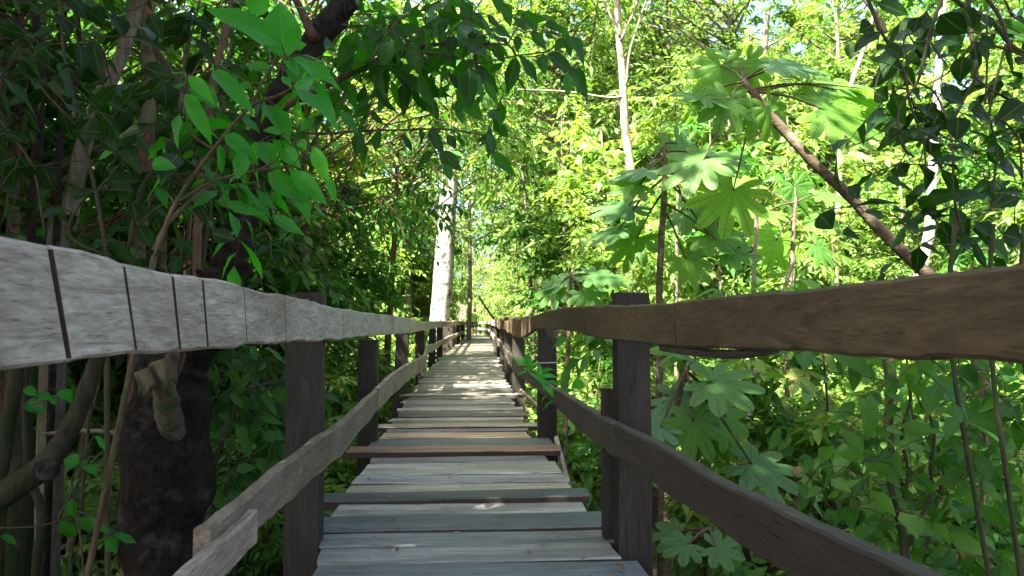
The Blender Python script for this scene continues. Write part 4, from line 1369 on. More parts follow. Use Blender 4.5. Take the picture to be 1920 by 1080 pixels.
cecropia('cecropia_tree', 'young cecropia with a thin dark stem rising above the right rail beside near post',
         [(1228, 900, 14), (1236, 720, 14), (1236, 560, 13), (1240, 450, 13), (1245, 380, 12), (1246, 300, 9), (1244, 270, 6)], 5.6, 0.2,
         [(.99, 1268, 268, 56, 60, .55, .35, 9), (.98, 1215, 318, 60, 160, .3, .15, 9), (.95, 1290, 325, 60, 20, .35, .5, 9), (.9, 1180, 385, 62, 170, .35, .4, 9), (.92, 1330, 295, 60, 30, .4, .5, 9), (.85, 1290, 395, 70, 40, .4, .6, 9), (.88, 1200, 345, 50, 180, .5, .55, 8), (.8, 1160, 430, 55, 190, .3, .2, 9), (.8, 1325, 440, 60, 30, .4, .6, 9), (.75, 1195, 445, 60, 140, .5, .5, 9), (.7, 1285, 485, 52, 40, .6, .97, 9), (.72, 1370, 475, 46, 30, .4, .6, 8)])
cecropia('cecropia_tree', 'sapling cecropia with large bluish umbrella leaves behind the near right post',
         [(1238, 960, 13), (1250, 860, 13), (1262, 790, 12), (1280, 720, 10), (1290, 680, 7)], 3.9, 0.1,
         [(1., 1262, 745, 80, 30, .35, .1, 8), (.98, 1335, 715, 75, 40, .45, .5, 8), (.97, 1300, 680, 60, 320, .4, .5, 8), (.95, 1300, 790, 64, 80, .6, .55, 8), (.9, 1240, 800, 55, 170, .3, .1, 8), (.85, 1410, 870, 80, 20, .35, .15, 8), (.9, 1280, 660, 50, 200, .5, .7, 8), (.9, 1360, 780, 60, 50, .5, .55, 8)])
cecropia('cecropia_tree', 'small cecropia half hidden in the sunlit thicket right of the young one',
         [(1475, 640, 10), (1482, 520, 10), (1488, 440, 8), (1492, 370, 6)], 7.2, 0.2,
         [(.99, 1490, 350, 48, 60, .6, .6, 9), (.98, 1440, 395, 50, 160, .4, .6, 9), (.95, 1520, 410, 46, 20, .4, .7, 9), (.9, 1455, 450, 50, 110, .7, .85, 9), (.85, 1530, 460, 44, 40, .5, .6, 9), (.97, 1540, 365, 44, 20, .3, .5, 9), (.93, 1405, 345, 50, 180, .4, .7, 9)])
cecropia('cecropia_tree', 'pale young cecropia low in the thicket near the middle right post',
         [(1060, 760, 9), (1066, 640, 9), (1068, 560, 7), (1070, 510, 5)], 6.8, 0.1,
         [(1., 1070, 520, 46, 200, .35, .2, 8), (.98, 1110, 515, 46, 10, .35, .25, 8), (.96, 1045, 540, 40, 150, .5, .4, 8), (.95, 1095, 550, 40, 50, .5, .4, 8), (.9, 1140, 520, 40, 20, .3, .3, 8)])
cecropia('cecropia_tree', 'ankle-high cecropia seedling on the litter under the right lower rail',
         [(1330, 1100, 7), (1328, 1010, 6), (1330, 990, 5)], 3.6, 0.0,
         [(1., 1340, 1025, 44, 20, .4, .2, 7), (1., 1290, 1020, 42, 160, .3, .4, 7), (1., 1355, 1030, 38, 40, .5, .5, 7), (.9, 1265, 1000, 40, 200, .4, .4, 7)])


# ------------------------------------------------------------------ dark vine tangle at upper right
def right_vines():
    s8 = lambda r_: [(1500 + a / 3.6, b / 3.6, w) for a, b, w in r_]
    stems = [
        [(440, -60, 7), (480, 50, 7), (540, 200, 6), (620, 330, 6), (700, 480, 6), (720, 560, 6), (740, 690, 5), (800, 850, 5), (840, 1000, 4), (850, 1150, 4)],
        [(980, -60, 7), (890, 180, 7), (840, 380, 7), (790, 560, 6), (690, 700, 5), (665, 760, 5), (665, 880, 5), (700, 1000, 5), (770, 1060, 4)],
        [(1130, -60, 9), (1160, 250, 9), (1190, 480, 8), (1180, 540, 7), (1080, 720, 6), (1020, 880, 6), (1035, 1060, 5), (1035, 1300, 5), (1100, 1600, 5)],
        [(960, -60, 9), (1050, 0, 9), (1180, 80, 9), (1310, 160, 9), (1430, 310, 10), (1520, 360, 10), (1640, 420, 10)],
        [(1240, -40, 7), (1350, 120, 7), (1400, 270, 6), (1420, 340, 6)], [(1160, 280, 6), (1350, 320, 5), (1512, 375, 5), (1600, 400, 5)],
        [(1190, 530, 6), (1300, 610, 5), (1450, 690, 5), (1560, 740, 5)], [(800, 560, 4), (880, 600, 4), (930, 660, 4), (990, 800, 4), (1010, 920, 3)],
        [(880, 280, 4), (930, 360, 4), (990, 440, 3)], [(1260, 100, 4), (1262, 450, 4), (1250, 700, 4)], [(1390, 300, 6), (1310, 600, 5), (1280, 800, 5), (1330, 1000, 5), (1300, 1300, 5)],
        [(1380, 0, 5), (1450, 120, 4), (1540, 140, 4)], [(1320, 780, 5), (1420, 860, 5), (1480, 960, 5), (1500, 1200, 5)], [(1060, 440, 4), (960, 520, 3), (880, 560, 3)], [(700, 480, 4), (760, 580, 3), (820, 690, 3)], [(1140, 600, 4), (1060, 560, 3)], [(940, 900, 4), (1000, 940, 3), (1060, 960, 3)]]
    bb = MB()
    for i, rows in enumerate(stems):
        trunk_px(bb, s8(rows), 2.35 + 0.12 * (i % 4), 0, 7, 0.15, i, to_ground=False)
    e = lambda c: [(1500 + a / 3.6, b / 3.6, 1500 + x / 3.6, y_ / 3.6, w / 3.6, t) for (a, b, x, y_, w, t) in c]
    f = lambda c: cl((1280, 0), c)
    lv = e([(535, 215, 365, 365, 105, .2), (490, 170, 400, 215, 90, .2), (340, 290, 345, 400, 60, .5), (525, 20, 735, 105, 100, .2), (770, 120, 668, 185, 60, .1), (950, 95, 1115, 250, 130, .1), (570, 315, 710, 385, 80, .25), (775, 300, 680, 345, 80, .1), (760, 285, 905, 375, 110, .15), (1115, 345, 920, 405, 84, .1), (1098, 378, 1072, 562, 92, .35), (500, 625, 605, 672, 90, 0), (520, 745, 600, 738, 52, .05), (915, 620, 838, 650, 60, .1), (945, 595, 1115, 700, 95, .15), (755, 600, 810, 665, 60, .1), (1070, 790, 1060, 925, 100, .05), (1150, 745, 1325, 800, 90, .05), (1320, 618, 1165, 700, 84, .1), (1515, 695, 1345, 800, 115, .05), (1300, 810, 1410, 860, 90, .05), (660, 870, 615, 915, 50, .1), (690, 895, 765, 925, 50, .1), (860, 925, 985, 955, 56, .3), (1060, 955, 1205, 1030, 74, .3), (985, 975, 1085, 1045, 56, .95), (1470, 440, 1540, 380, 70, .1), (1205, 260, 1320, 330, 70, .2), (1360, 640, 1475, 655, 70, .05), (1120, 1065, 880, 1085, 70, 0), (1450, 130, 1540, 160, 90, .05), (1040, 130, 1060, 40, 70, .2), (800, 120, 760, 220, 80, 0), (880, 130, 830, 200, 60, 0), (1100, 60, 1200, 180, 80, .1), (1230, 100, 1290, 200, 80, .05), (500, 410, 620, 400, 60, .85), (520, 340, 590, 300, 56, .8), (960, 570, 1040, 600, 50, .1), (1410, 480, 1500, 540, 70, .2), (1480, 590, 1400, 560, 60, .3), (870, 700, 920, 760, 50, .1), (800, 880, 770, 940, 50, .2), (1330, 940, 1450, 980, 80, .05), (1400, 920, 1500, 900, 80, .15), (1150, 900, 1260, 910, 70, .3)])
    lv += f([(720, 872, 925, 838, 62, .1), (860, 760, 975, 805, 52, .75), (1150, 855, 1315, 785, 72, .1), (885, 890, 995, 905, 62, .1), (1010, 905, 1095, 880, 42, .3), (1045, 925, 1145, 908, 42, .3), (940, 955, 1005, 965, 62, .3), (1040, 680, 1205, 692, 42, 0), (910, 700, 952, 742, 50, 0), (1165, 1035, 1235, 1055, 50, 0), (765, 895, 865, 912, 34, .8), (675, 990, 745, 1010, 84, .3), (575, 905, 635, 962, 70, .3), (700, 790, 752, 830, 62, .3), (1300, 880, 1430, 830, 70, .1), (1240, 940, 1300, 1000, 60, .1), (1350, 990, 1440, 1010, 80, .1), (1000, 1040, 1100, 1060, 70, .15), (1150, 620, 1260, 650, 60, .1), (1330, 700, 1440, 740, 80, .05), (1360, 810, 1440, 815, 40, 0), (1090, 400, 1190, 440, 70, .1), (1200, 460, 1290, 480, 70, .05), (1370, 460, 1440, 520, 80, .05)])
    fb = MB()
    hero_leaf_batch(fb, LEAF_HI, lv, 2.4, 0.3, wscale=1.5, face=0.6)
    rg = np.random.default_rng(71)
    st = np.array([P(rg.uniform(1700, 1960), rg.uniform(-40, 470), rg.uniform(2.5, 3.5)) for _ in range(34)])
    PEND.append(st)
    spray(fb, bb, rg, st, rg.normal(size=(34, 3)) * np.array([1, .6, .6]), 0.3 * rg.uniform(.6, 1.3, 34), 5, LEAF_MD, 0.17, .46, 0.45, twig_r=.004, up=.6, jitter=.6)
    b0 = P(1830, 900, 2.6)
    gz = ground_z(b0[0], b0[1])
    for dx, px, Yv in ((0, 1790, 2.45), (.12, 1862, 2.6), (.3, 1920, 2.7)):
        t = P(px, 420, Yv)
        add_tube(bb, smooth_path([(b0[0] + dx, b0[1], gz), (b0[0] + dx + .06, b0[1], gz + .7), (t[0] - .03, t[1], .9), tuple(t)], 5), 0.009, 7, .1, 1)
    root = thing('vine_tangle', 'tangle of dark vines with black-green leaves hanging at the upper right', 'vine', (b0[0], b0[1], gz))
    link(bb)
    bb.obj('stems', M['vine'], root)
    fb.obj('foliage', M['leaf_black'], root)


right_vines()


# ------------------------------------------------------------------ heart-leaved climbers under the right rail
def right_low():
    c6 = lambda c: [(1180 + a / 1.8, 480 + b / 1.8, 1180 + x / 1.8, 480 + y_ / 1.8, w / 1.8, t) for (a, b, x, y_, w, t) in c]
    s6 = lambda r_: [(1180 + a / 1.8, 480 + b / 1.8, w) for a, b, w in r_]
    fb, bb = MB(), MB()
    hero_leaf_batch(fb, LEAF_HEART, c6([(825, 572, 800, 622, 40, .4), (885, 585, 840, 612, 42, .35), (830, 675, 792, 712, 40, .35), (880, 660, 835, 700, 40, .2), (1015, 690, 1045, 742, 46, .4), (1000, 618, 1040, 648, 36, .4), (1020, 558, 1055, 590, 30, .5), (735, 850, 760, 915, 56, .25), (578, 770, 598, 820, 34, .5), (1175, 545, 1262, 540, 36, .3), (640, 480, 640, 470, 34, .8), (860, 420, 930, 440, 44, .2), (1040, 440, 1120, 460, 44, .1), (1215, 455, 1250, 490, 50, .1), (1150, 600, 1190, 570, 34, .1), (1180, 660, 1210, 700, 44, .1), (1300, 690, 1340, 740, 56, 0), (1080, 680, 1170, 715, 40, .4), (1060, 690, 1100, 740, 36, .5), (690, 860, 660, 890, 40, .2), (790, 790, 830, 810, 40, .7), (650, 720, 690, 700, 46, .6), (820, 470, 850, 500, 40, .3), (860, 540, 800, 560, 30, .6), (900, 500, 870, 560, 34, .2), (780, 890, 830, 930, 40, .2), (940, 1050, 990, 1075, 46, .2), (1110, 380, 1180, 440, 70, 0), (1290, 510, 1320, 560, 50, 0), (1200, 770, 1330, 790, 50, .1), (1170, 860, 1240, 900, 46, .2), (1250, 830, 1330, 900, 50, .1), (1090, 840, 1170, 850, 40, .3), (1000, 800, 1060, 790, 30, .6), (1120, 860, 1180, 840, 30, .3)]), 2.9, .25)
    hearts = fb
    fb = MB()
    rg = np.random.default_rng(79)
    n = 120
    st = np.array([P(rg.uniform(1540, 1960), rg.uniform(660, 1090), rg.uniform(2.7, 4.2)) for _ in range(n)])
    PEND.append(st)
    spray(fb, bb, rg, st, rg.normal(size=(n, 3)) * np.array([1, .6, .6]), 0.25 * rg.uniform(.6, 1.3, n), 5, LEAF_MD, 0.13, .55, 0.5, twig_r=.003, up=.7, jitter=.5)
    for i, rows in enumerate(([(930, 1180, 20), (930, 1000, 17), (910, 880, 14), (880, 760, 12), (885, 640, 10), (880, 500, 8), (860, 350, 7)], [(930, 1000, 10), (975, 900, 8), (1020, 800, 7), (1015, 700, 6), (1030, 600, 5), (990, 480, 5)], [(910, 880, 8), (940, 740, 7), (920, 600, 6), (950, 470, 5), (935, 340, 4)], [(945, 1150, 9), (1000, 980, 9), (1030, 860, 8), (1060, 740, 6), (1040, 640, 4)], [(540, 1000, 4), (545, 880, 4), (600, 770, 4)], [(600, 800, 8), (660, 880, 8), (720, 950, 7), (780, 1060, 6)],
                              [(960, 560, 4), (945, 450, 4), (965, 360, 4)], [(990, 520, 4), (955, 430, 4), (930, 380, 3)], [(1060, 620, 4), (1110, 520, 4), (1180, 430, 3)], [(500, 900, 3), (800, 530, 2), (1000, 600, 2), (1170, 640, 2)], [(860, 720, 3), (920, 860, 3), (1000, 960, 3)], [(1200, 420, 3), (1330, 560, 3)], [(1270, 1180, 9), (1200, 900, 8), (1210, 700, 6), (1180, 500, 5)])):
        trunk_px(bb, s6(rows), 3.0 + .05 * i, 0, 7, .15, i, to_ground=(i in (0, 3, 4, 12)))
    b0 = P(1180 + 930 / 1.8, 1100, 3.0)
    root = thing('climber_thicket', 'shaded thicket of heart-shaped leaves on black stems under the right rail', 'climber', (float(b0[0]), 3.0, float(ground_z(b0[0], 3.0))))
    link(bb)
    bb.obj('stems', M['vine'], root)
    fb.obj('foliage', M['leaf_mid'], root)
    hearts.obj('heart_leaves', M['leaf_mid'], root)
    # curled dead leaf caught on a twig
    for (x, yy, Yv, sz, lab) in ((1505, 893, 3.3, .085, 'curled grey dead leaf caught among stems above right lower rail'), (1822, 1052, 3.1, .08, 'curled dead leaf low in the shade at the lower right corner')):
        mb = MB()
        for j in range(5):
            c = P(x, yy, Yv)
            a = j * 0.5
            pts = [c + RIGHT * sz * (math.cos(a + t) * (.5 - .06 * j)) + np.array([0, 0, 1]) * sz * math.sin(a + t) * (.35 + .03 * j) + FWD * .012 * j for t in np.linspace(0, 3.3, 9)]
            v, fcs = [], []
            for i, p in enumerate(pts):
                wv = 0.022 * math.sin(math.pi * (i + .5) / 9)
                v += [tuple(p - FWD * wv), tuple(p + FWD * wv)]
            fcs = [(2 * i, 2 * i + 1, 2 * i + 3, 2 * i + 2) for i in range(8)]
            mb.faces(v, fcs)
        # the twig it hangs from
        tag(mb.obj('dead_leaf', M['leaf_dry']), lab, 'dead leaf')


right_low()


# ------------------------------------------------------------------ trunks that read singly in the background
def single_trunk(name, label, bark, Y, rows, limbs=(), dY=0.3, crown=None):
    mb = MB()
    k = trunk_px(mb, rows, Y, dY, 12, 0.10, Y, n_per=6)
    root = thing(name, label, 'tree', foot(k))
    for l in limbs:
        trunk_px(mb, l, Y + dY * .5, 0, 7, .06, 1, to_ground=False)
    mb.obj('trunk', M[bark], root)
    if crown:
        (cx, cy0, rx, ry, clumps, leaf, ll) = crown
        rg = np.random.default_rng(int(cx))
        cb = MB()
        c0 = P(cx, cy0, Y + dY)
        cc = crown_points(rg, clumps, (rx, rx, ry), .5) + c0
        for c in cc:
            n = 8
            spray(cb, None, rg, np.repeat(c[None], n, 0), rg.normal(size=(n, 3)) * np.array([1, 1, .6]), .7 * rg.uniform(.5, 1.2, n), 9, LEAF_LO, ll, .42, .3)
        cb.obj('crown', M[leaf], root)
    return root


single_trunk('white_trunk_tree', 'white-barked tree with dark flecks standing left of the walk, beyond the posts', 'bark_white', 22.5,
             [(818, 700, 44), (821, 660, 41), (825, 600, 38), (830, 540, 37), (834, 470, 35), (838, 410, 33), (846, 300, 30), (852, 180, 26), (860, 40, 22)], crown=(856, 100, 2.2, 3.0, 36, 'leaf_mid', .2))
single_trunk('thin_tree', 'thin straight tree at the far left edge of the walk hiding the walker', 'bark_pale', 31.0,
             [(879, 650, 10), (880, 600, 9), (881, 560, 8), (881, 500, 8), (880, 420, 7), (880, 330, 6)], crown=(880, 300, 1.6, 2.0, 22, 'leaf_mid', .22))
single_trunk('pale_tree', 'tall thin cream-barked tree forking near the top, above the right rail', 'bark_pale', 11.0,
             [(1172, 760, 19), (1176, 620, 19), (1180, 540, 18), (1190, 440, 18), (1184, 330, 17), (1172, 240, 16), (1168, 150, 15), (1160, 60, 13), (1156, -20, 12), (1152, -120, 10)],
             [[(1163, 70, 6), (1145, 30, 5), (1128, -10, 4)], [(1164, 75, 6), (1185, 30, 5), (1202, -15, 4)], [(1172, 180, 6), (1140, 183, 5), (1060, 172, 4), (970, 168, 3)], [(1174, 160, 4), (1180, 100, 4), (1195, 50, 4), (1215, -10, 3)]], crown=(1150, -190, 2.0, 1.6, 26, 'leaf_light', .2))
single_trunk('white_trunk_tree', 'white-barked leaning tree partly hidden by the dark vines at right', 'bark_white', 9.0,
             [(1722, 560, 22), (1730, 500, 20), (1742, 440, 20), (1747, 360, 18), (1751, 290, 17), (1757, 190, 14), (1762, 90, 12), (1770, -10, 15), (1775, -90, 12)], crown=(1775, -150, 1.8, 1.4, 26, 'leaf_mid', .2))
for (lab, bk, Y, rows) in [
    ('thin grey sapling stem leaning slightly right in the mid-distance centre', 'bark_grey', 16, [(1000, 640, 9), (995, 540, 8), (990, 450, 7), (985, 380, 6), (978, 300, 4)]),
    ('straight cream sapling stem just right of the near right post', 'bark_pale', 7.0, [(1236, 760, 11), (1237, 650, 11), (1238, 520, 10), (1240, 420, 7)]),
    ('pale sapling stem leaning right above the lower right rail', 'bark_pale', 6.2, [(1402, 900, 11), (1405, 780, 11), (1410, 660, 11), (1412, 560, 9), (1418, 430, 8), (1422, 340, 6)]),
    ('greyish sapling stem crossing behind the pale one, leaning right', 'bark_grey', 6.6, [(1408, 740, 12), (1425, 690, 12), (1440, 640, 11), (1465, 560, 9), (1490, 480, 7)]),
    ('slim grey stem rising behind the young cecropia', 'bark_grey', 8.0, [(1268, 640, 9), (1268, 520, 9), (1270, 420, 8), (1272, 330, 6)]),
    ('thin pale stem at the far right of the sunlit gap', 'bark_pale', 13.0, [(1566, 480, 13), (1572, 380, 12), (1576, 280, 11), (1590, 180, 10), (1620, 90, 8), (1640, 20, 7)]),
    ('dim greyish trunk in the sunlit thicket above the leaning cecropia', 'bark_grey', 15.0, [(1415, 420, 16), (1418, 320, 16), (1424, 230, 15), (1430, 140, 12), (1440, 20, 10)]),
    ('fallen bare limb slanting across the upper right gap', 'bark_grey', 10.0, [(1662, 62, 9), (1645, 30, 8), (1625, 5, 7), (1600, -30, 6)]),
    ('leaning dark stem over the far end of the right railing', 'bark_brown', 34.0, [(926, 605, 4), (920, 590, 4), (908, 572, 4), (898, 555, 3)]),
    ('knotted dark trunk deep in the shade right of the heart-leaved thicket', 'bark_brown', 5.0, [(1700, 1000, 22), (1670, 900, 20), (1665, 800, 18), (1672, 700, 16), (1660, 600, 14)]),
]:
    mb = MB()
    trunk_px(mb, rows, Y, .1, 8, .08, Y, to_ground='limb' not in lab)
    nm = 'bare_limb' if 'limb' in lab else 'young_tree' if 'sapling' in lab else 'thin_tree'
    tag(mb.obj(nm, M[bk]), lab, 'branch' if 'limb' in lab else 'tree')


# ------------------------------------------------------------------ vine and dry leaves lying on the boardwalk
def rail_vine():
    bb, fb = MB(), MB()
    pts = [P(960, 678, 8.0), P(1000, 692, 6.6), P(1040, 712, 5.6), P(1085, 746, 4.7), P(1110, 760, 4.5)]
    pts = [np.array([deck_x(p[1]) + OFFI + .03, p[1], p[2] + .03]) for p in pts]
    k = smooth_path(pts, 6)
    add_tube(bb, k, .006, 6)
    rg = np.random.default_rng(12)
    for i in range(2, len(k) - 1):
        add_leaves(fb, LEAF_HI, [k[i]], [np.array([rg.uniform(-.3, .6), rg.uniform(-1, .2), rg.uniform(-.2, .4)])], [np.array([-.3, -.4, .8])], [rg.uniform(.12, .2)], [rg.uniform(.05, .07)], .2, rg.uniform(.5, .8))
    add_leaves(fb, LEAF_HEART, [P(1084, 730, 4.6)], [np.array([0, 0, .12])], [-FWD], [.085], [.085], 0.1, .97)
    root = thing('rail_vine', 'green leafy vine trailing along the right lower rail', 'vine', tuple(k[0]))
    bb.obj('stem', M['stem'], root)
    fb.obj('leaves', M['leaf_hero'], root)
    root2 = None


rail_vine()
for (px, py, L, w, ang, lab) in [(727, 1018, .055, .022, .2, 'whitish dry leaf lying on the near planks left of centre'), (1162, 1066, .07, .03, 2.0, 'brown curled dry leaf at the foot of near right post'), (1078, 908, .06, .02, .6, 'dark dry leaf on the pale plank near its right end'), (1028, 912, .045, .02, .1, 'cream dry leaf on the pale cream plank'), (930, 741, .05, .025, .5, 'tiny dark leaf on the planks further along the walk'), (740, 970, .10, .010, 1.2, 'pale straw lying along the dark planks'), (732, 930, .08, .008, 1.15, 'short pale straw lying beyond the longer one')]:
    Yv = deck_y_at(py)
    c = P(px, py, Yv)
    c[2] = deck_z(Yv) + .016
    mb = MB()
    add_leaves(mb, LEAF_HI, [c - np.array([math.cos(ang), math.sin(ang), 0]) * L * .5], [np.array([math.cos(ang), math.sin(ang), 0.02])], [np.array([0, 0, 1.0])], [L], [w], -.10, .9 if 'dark' not in lab and 'brown' not in lab else .2)
    tag(mb.obj('straw' if 'straw' in lab else 'dry_leaf', M['leaf_dry']), lab, 'straw' if 'straw' in lab else 'dry leaf')

mb = MB()
rg = np.random.default_rng(41)
n = 150
ys = 2.6 + rg.random(n) ** 1.6 * 16
xs = np.array([deck_x(v) for v in ys]) + rg.uniform(-.58, .58, n)
ps = np.array([(a, b, deck_z(b) + .010) for a, b in zip(xs, ys)])
ll = rg.uniform(.012, .045, n)
add_leaves(mb, LEAF_MD, ps, np.concatenate([rg.normal(size=(n, 2)), np.zeros((n, 1))], 1), np.array([0, 0, 1.0]) + rg.normal(size=(n, 3)) * .15, ll, ll * .45, -.12)
o = mb.obj('plank_debris', M['leaf_dry'])
o['kind'] = 'stuff'
o['label'] = 'crumbs of dry leaf and bark strewn over the planks'

# dead leaves on the ground
mb = MB()
rg = np.random.default_rng(31)
n = 9000
xs, ys = rg.uniform(-7, 10, n), rg.uniform(1.0, 22, n)
ps = np.array([(x, y_, ground_z(x, y_) + .02) for x, y_ in zip(xs, ys)])
keep = ps[:, 2] > WATER_Z - .02
ps = ps[keep]
n = len(ps)
add_leaves(mb, LEAF_LO, ps, np.concatenate([rg.normal(size=(n, 2)), rg.normal(size=(n, 1)) * .25], 1), np.array([0, 0, 1.0]) + rg.normal(size=(n, 3)) * .35, rg.uniform(.08, .2, n), rg.uniform(.04, .08, n), .1)
o = mb.obj('leaf_litter', M['leaf_dry'])
o['kind'] = 'stuff'
o['label'] = 'brown leaf litter covering the forest floor'


# ------------------------------------------------------------------ the walker in the distance
def walker():
    Y = 44.0
    x0 = P(890, 620, Y)[0]
    z0 = deck_z(Y)
    root = thing('person', 'person in a light green shirt and black shorts walking away down the boardwalk', 'person', (x0, Y, z0), local=True)
    pts = {'pel': (0, 0, .93, .13), 'sp1': (0, .01, 1.12, .125), 'sp2': (0, .02, 1.34, .14), 'neck': (0, .02, 1.47, .055), 'chin': (0, .03, 1.55, .075), 'head': (0, .03, 1.64, .092), 'crn': (0, .02, 1.72, .06)}
    edges = [('pel', 'sp1'), ('sp1', 'sp2'), ('sp2', 'neck'), ('neck', 'chin'), ('chin', 'head'), ('head', 'crn')]
    for s, nm, st in ((-1, 'l', .16), (1, 'r', -.12)):
        pts.update({nm + 'h': (s * .10, 0, .88, .095), nm + 'k': (s * .105, st * .5, .50, .062), nm + 'a': (s * .11, st, .09, .04), nm + 't': (s * .12, st + .13, .035, .035),
                    nm + 's': (s * .19, .02, 1.39, .062), nm + 'e': (s * .25, -.02 - st * .2, 1.13, .043), nm + 'w': (s * .25, .04 - st * .6, .90, .032), nm + 'p': (s * .245, .06 - st * .7, .83, .036)})
        edges += [('pel', nm + 'h'), (nm + 'h', nm + 'k'), (nm + 'k', nm + 'a'), (nm + 'a', nm + 't'), ('sp2', nm + 's'), (nm + 's', nm + 'e'), (nm + 'e', nm + 'w'), (nm + 'w', nm + 'p')]
        for j in range(5):
            q = nm + 'f%d' % j
            if j < 4:
                pts[q] = (s * (.235 + .008 * 0) + s * (.0), .03 - st * .7 + .018 * j, .75 + .01 * abs(j - 1.5), .0085)
            else:
                pts[q] = (s * .215, .10 - st * .7, .80, .0095)
            edges.append((nm + 'p', q))
    names = list(pts)
    me = bpy.data.meshes.new('body')
    me.from_pydata([pts[n_][:3] for n_ in names], [(names.index(a), names.index(b)) for a, b in edges], [])
    o = bpy.data.objects.new('body', me)
    COL.objects.link(o)
    o.parent = root
    me.materials.append(M['skin'])
    sk = o.modifiers.new('skin', 'SKIN')
    for i, n_ in enumerate(names):
        r_ = pts[n_][3]
        me.skin_vertices[0].data[i].radius = (r_, r_)
    me.skin_vertices[0].data[0].use_root = True
    sub = o.modifiers.new('sub', 'SUBSURF')
    sub.levels = sub.render_levels = 1

    def loft(name, rings, mat, holes=True):
        mb = MB()
        nseg = 16
        v = []
        for (cx, cyy, z, rx, ry) in rings:
            for i in range(nseg):
                a = 2 * math.pi * i / nseg
                v.append((cx + rx * math.cos(a), cyy + ry * math.sin(a), z))
        f = [(j * nseg + i, j * nseg + (i + 1) % nseg, (j + 1) * nseg + (i + 1) % nseg, (j + 1) * nseg + i) for j in range(len(rings) - 1) for i in range(nseg)]
        mb.faces(v, f)
        return mb
    sh = loft('shirt', [(0, 0, .86, .185, .14), (0, .01, 1.0, .18, .14), (0, .01, 1.2, .19, .15), (0, .02, 1.36, .215, .145), (0, .02, 1.44, .16, .11), (0, .02, 1.49, .075, .075)], None)
    for s, st in ((-1, .16), (1, -.12)):
        add_tube(sh, smooth_path([(s * .15, .02, 1.40), (s * .21, .01, 1.33), (s * .24, -.01, 1.18)], 4), .078, 12, cap=False)
    sh.obj('shirt', M['shirt'], root)
    so = loft('shorts', [(0, 0, .78, .185, .14), (0, 0, .88, .18, .135), (0, 0, .97, .17, .125)], None)
    for s, st in ((-1, .16), (1, -.12)):
        add_tube(so, [(s * .095, .0, .86), (s * .105, st * .3, .68), (s * .11, st * .48, .52)], [.105, .105, .105], 14, cap=False)
    so.obj('shorts', M['shorts'], root)
    hb = MB()
    add_tube(hb, [(0, .005, 1.60), (0, .005, 1.66), (0, .01, 1.71), (0, .012, 1.745)], [.10, .108, .09, .04], 14)
    hb.obj('hair', M['hair'], root)


walker()

# ------------------------------------------------------------------ forest fill
G = {
    'RT': 'sunlit trees behind the right railing', 'RS': 'sunlit undergrowth right of the boardwalk', 'LT': 'shaded trees left of the boardwalk', 'LS': 'undergrowth left of the boardwalk',
    'FT': 'trees beyond the far end of the boardwalk', 'C': 'canopy trees around the viewer', 'GH': 'ground plants on the right bank', 'GL': 'ground plants along the left edge'}
fill = random.Random(99)


def clear(x, y, m):
    return abs(x - deck_x(min(max(y, -4), 64))) > m


def scatter(kind, n, xr, yr, label, cat, group, sc=(0.8, 1.2), margin=1.6, leaf=None, bark=None, sep=0.6, used=[], tries=40):
    placed = 0
    for _ in range(n * tries):
        if placed >= n:
            break
        x, y_ = fill.uniform(*xr), fill.uniform(*yr)
        s = fill.uniform(*sc)
        if kind in ('bushy', 'tall') and -9 < x < -2 and 14 < y_ < 24:      # the gap through which the sun reaches the white trunk
            continue
        if not clear(x, y_, margin * s) or any((x - a) ** 2 + (y_ - b) ** 2 < (sep * (s + c) / 2) ** 2 for a, b, c in used):
            continue
        used.append((x, y_, s))
        K[kind].put(x, y_, label, cat, group, s, leaf=fill.choice(leaf) if leaf else None, bark=bark)
        placed += 1


# right: sunlit
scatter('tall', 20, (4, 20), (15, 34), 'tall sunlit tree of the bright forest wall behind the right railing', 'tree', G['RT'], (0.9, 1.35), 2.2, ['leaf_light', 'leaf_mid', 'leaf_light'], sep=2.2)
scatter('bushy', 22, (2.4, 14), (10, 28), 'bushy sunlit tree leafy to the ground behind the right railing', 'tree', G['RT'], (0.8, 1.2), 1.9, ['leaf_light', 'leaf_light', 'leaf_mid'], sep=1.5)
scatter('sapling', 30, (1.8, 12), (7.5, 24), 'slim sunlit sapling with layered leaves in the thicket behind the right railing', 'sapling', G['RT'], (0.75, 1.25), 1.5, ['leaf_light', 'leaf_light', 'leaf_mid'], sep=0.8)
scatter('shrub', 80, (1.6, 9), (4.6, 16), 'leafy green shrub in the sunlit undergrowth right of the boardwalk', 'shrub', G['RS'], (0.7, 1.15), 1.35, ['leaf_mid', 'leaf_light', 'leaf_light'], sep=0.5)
scatter('herb', 70, (0.9, 5), (2.6, 9), 'small leafy plant on the litter of the right bank', 'plant', G['GH'], (0.7, 1.5), 0.9, ['leaf_mid', 'leaf_light'], sep=0.25)
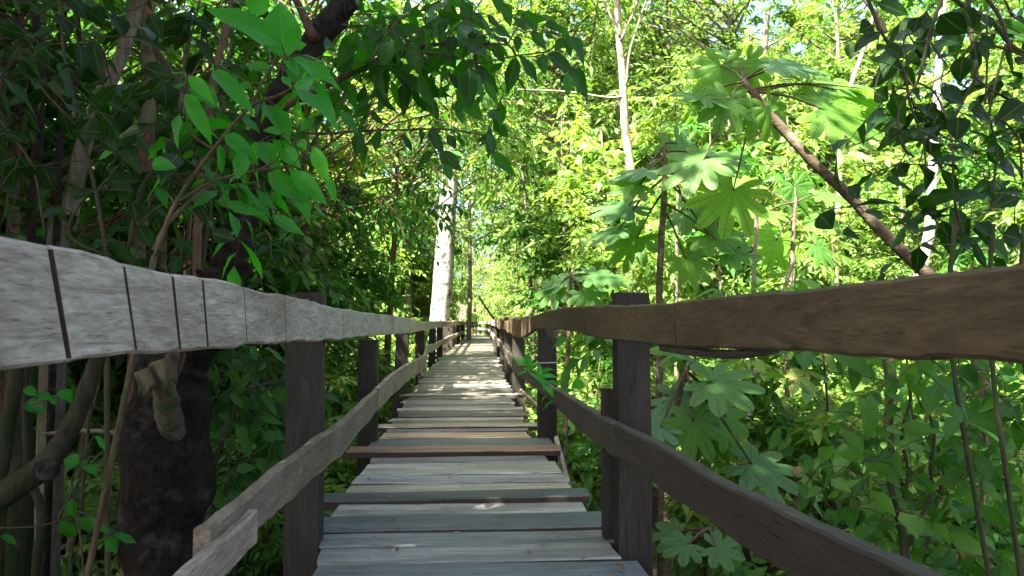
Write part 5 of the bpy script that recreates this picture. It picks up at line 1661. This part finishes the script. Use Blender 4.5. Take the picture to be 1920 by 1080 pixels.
# left: darker
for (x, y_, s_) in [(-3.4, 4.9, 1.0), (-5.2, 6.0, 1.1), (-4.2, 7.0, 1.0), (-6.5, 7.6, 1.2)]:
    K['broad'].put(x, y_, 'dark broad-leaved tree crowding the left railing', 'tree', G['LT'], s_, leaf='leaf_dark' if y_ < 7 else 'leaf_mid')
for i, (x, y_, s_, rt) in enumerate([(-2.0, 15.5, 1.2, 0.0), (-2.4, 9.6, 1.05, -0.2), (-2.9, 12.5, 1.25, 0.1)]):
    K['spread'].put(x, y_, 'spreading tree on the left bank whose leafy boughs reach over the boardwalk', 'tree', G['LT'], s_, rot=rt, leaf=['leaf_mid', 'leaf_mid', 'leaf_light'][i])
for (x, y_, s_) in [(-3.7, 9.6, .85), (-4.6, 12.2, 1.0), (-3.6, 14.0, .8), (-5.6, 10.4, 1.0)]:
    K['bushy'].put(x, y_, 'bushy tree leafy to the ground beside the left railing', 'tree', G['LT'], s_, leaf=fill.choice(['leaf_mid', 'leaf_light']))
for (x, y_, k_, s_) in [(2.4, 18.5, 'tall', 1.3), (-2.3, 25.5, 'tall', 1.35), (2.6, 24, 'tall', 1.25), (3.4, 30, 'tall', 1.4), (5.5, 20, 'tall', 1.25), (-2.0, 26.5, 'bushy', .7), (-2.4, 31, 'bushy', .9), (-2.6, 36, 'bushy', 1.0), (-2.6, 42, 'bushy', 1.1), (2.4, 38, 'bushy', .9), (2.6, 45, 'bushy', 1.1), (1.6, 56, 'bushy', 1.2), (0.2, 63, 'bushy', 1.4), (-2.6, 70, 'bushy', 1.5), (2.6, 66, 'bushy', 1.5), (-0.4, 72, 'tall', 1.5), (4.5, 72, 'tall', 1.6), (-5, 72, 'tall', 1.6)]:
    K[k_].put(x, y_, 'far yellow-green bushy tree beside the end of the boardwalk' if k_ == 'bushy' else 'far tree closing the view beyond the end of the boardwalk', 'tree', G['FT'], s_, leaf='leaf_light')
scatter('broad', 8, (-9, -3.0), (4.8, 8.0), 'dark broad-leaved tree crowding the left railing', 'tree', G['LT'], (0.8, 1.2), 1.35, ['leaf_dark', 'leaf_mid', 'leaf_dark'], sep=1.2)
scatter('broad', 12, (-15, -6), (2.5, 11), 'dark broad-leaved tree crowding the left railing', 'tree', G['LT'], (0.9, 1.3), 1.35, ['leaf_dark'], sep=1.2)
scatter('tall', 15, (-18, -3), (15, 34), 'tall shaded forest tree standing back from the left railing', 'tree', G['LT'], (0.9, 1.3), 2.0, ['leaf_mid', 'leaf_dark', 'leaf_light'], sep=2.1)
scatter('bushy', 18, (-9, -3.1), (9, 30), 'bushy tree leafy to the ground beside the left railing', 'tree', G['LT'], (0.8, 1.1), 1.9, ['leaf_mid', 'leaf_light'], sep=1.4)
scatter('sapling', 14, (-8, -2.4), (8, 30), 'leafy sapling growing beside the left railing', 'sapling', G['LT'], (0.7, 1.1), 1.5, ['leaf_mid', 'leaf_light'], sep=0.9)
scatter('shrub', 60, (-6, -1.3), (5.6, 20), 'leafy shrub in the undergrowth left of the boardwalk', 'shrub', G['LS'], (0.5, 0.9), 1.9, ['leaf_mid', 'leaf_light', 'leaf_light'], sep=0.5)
scatter('herb', 30, (-1.6, -0.8), (5.4, 15), 'low leafy plant at the left edge of the boardwalk', 'plant', G['GL'], (0.8, 1.5), 0.85, ['leaf_mid', 'leaf_light'], sep=0.3)
# beyond
scatter('tall', 9, (-24, -13), (36, 64), 'far tree closing the view beyond the end of the boardwalk', 'tree', G['FT'], (1.2, 1.7), 1.2, ['leaf_light', 'leaf_mid'], sep=2.2)
scatter('tall', 18, (4, 24), (36, 66), 'far tree closing the view beyond the end of the boardwalk', 'tree', G['FT'], (1.2, 1.8), 1.2, ['leaf_light', 'leaf_light', 'leaf_mid'], sep=2.2)
scatter('bushy', 20, (-8, 9), (22, 50), 'far yellow-green bushy tree beside the end of the boardwalk', 'tree', G['FT'], (0.9, 1.5), 1.5, ['leaf_light'], sep=1.3)
scatter('shrub', 50, (-9, 11), (18, 60), 'far sunlit shrub along the edges of the boardwalk', 'shrub', G['FT'], (0.9, 1.6), 1.1, ['leaf_light', 'leaf_mid'], sep=0.7)

# canopy that shades the near walk (crowns above the picture)
CAN = [(-3.4, -7.5), (-6.8, -8.2), (-10.2, -6.6), (0.2, -6.4), (3.4, -7.4), (-3.6, -4.2), (-7.0, -4.6), (-10.4, -3.2), (-1.2, -2.8), (2.3, -3.4), (5.4, -4.4), (-4.2, -1.4), (-7.6, -1.2), (-11.0, 0.2), (-4.6, 1.4), (-8.0, 2.2), (-6.4, -6.2), (-5.6, -2.8), (-2.6, -5.8), (-6.2, .6)]
for (x, y_) in CAN:
    K['canopy'].put(x + fill.uniform(-.4, .4), y_ + fill.uniform(-.3, .3), 'tall canopy tree outside the picture shading the near boardwalk', 'tree', G['C'], fill.uniform(.95, 1.1), leaf='leaf_dark')
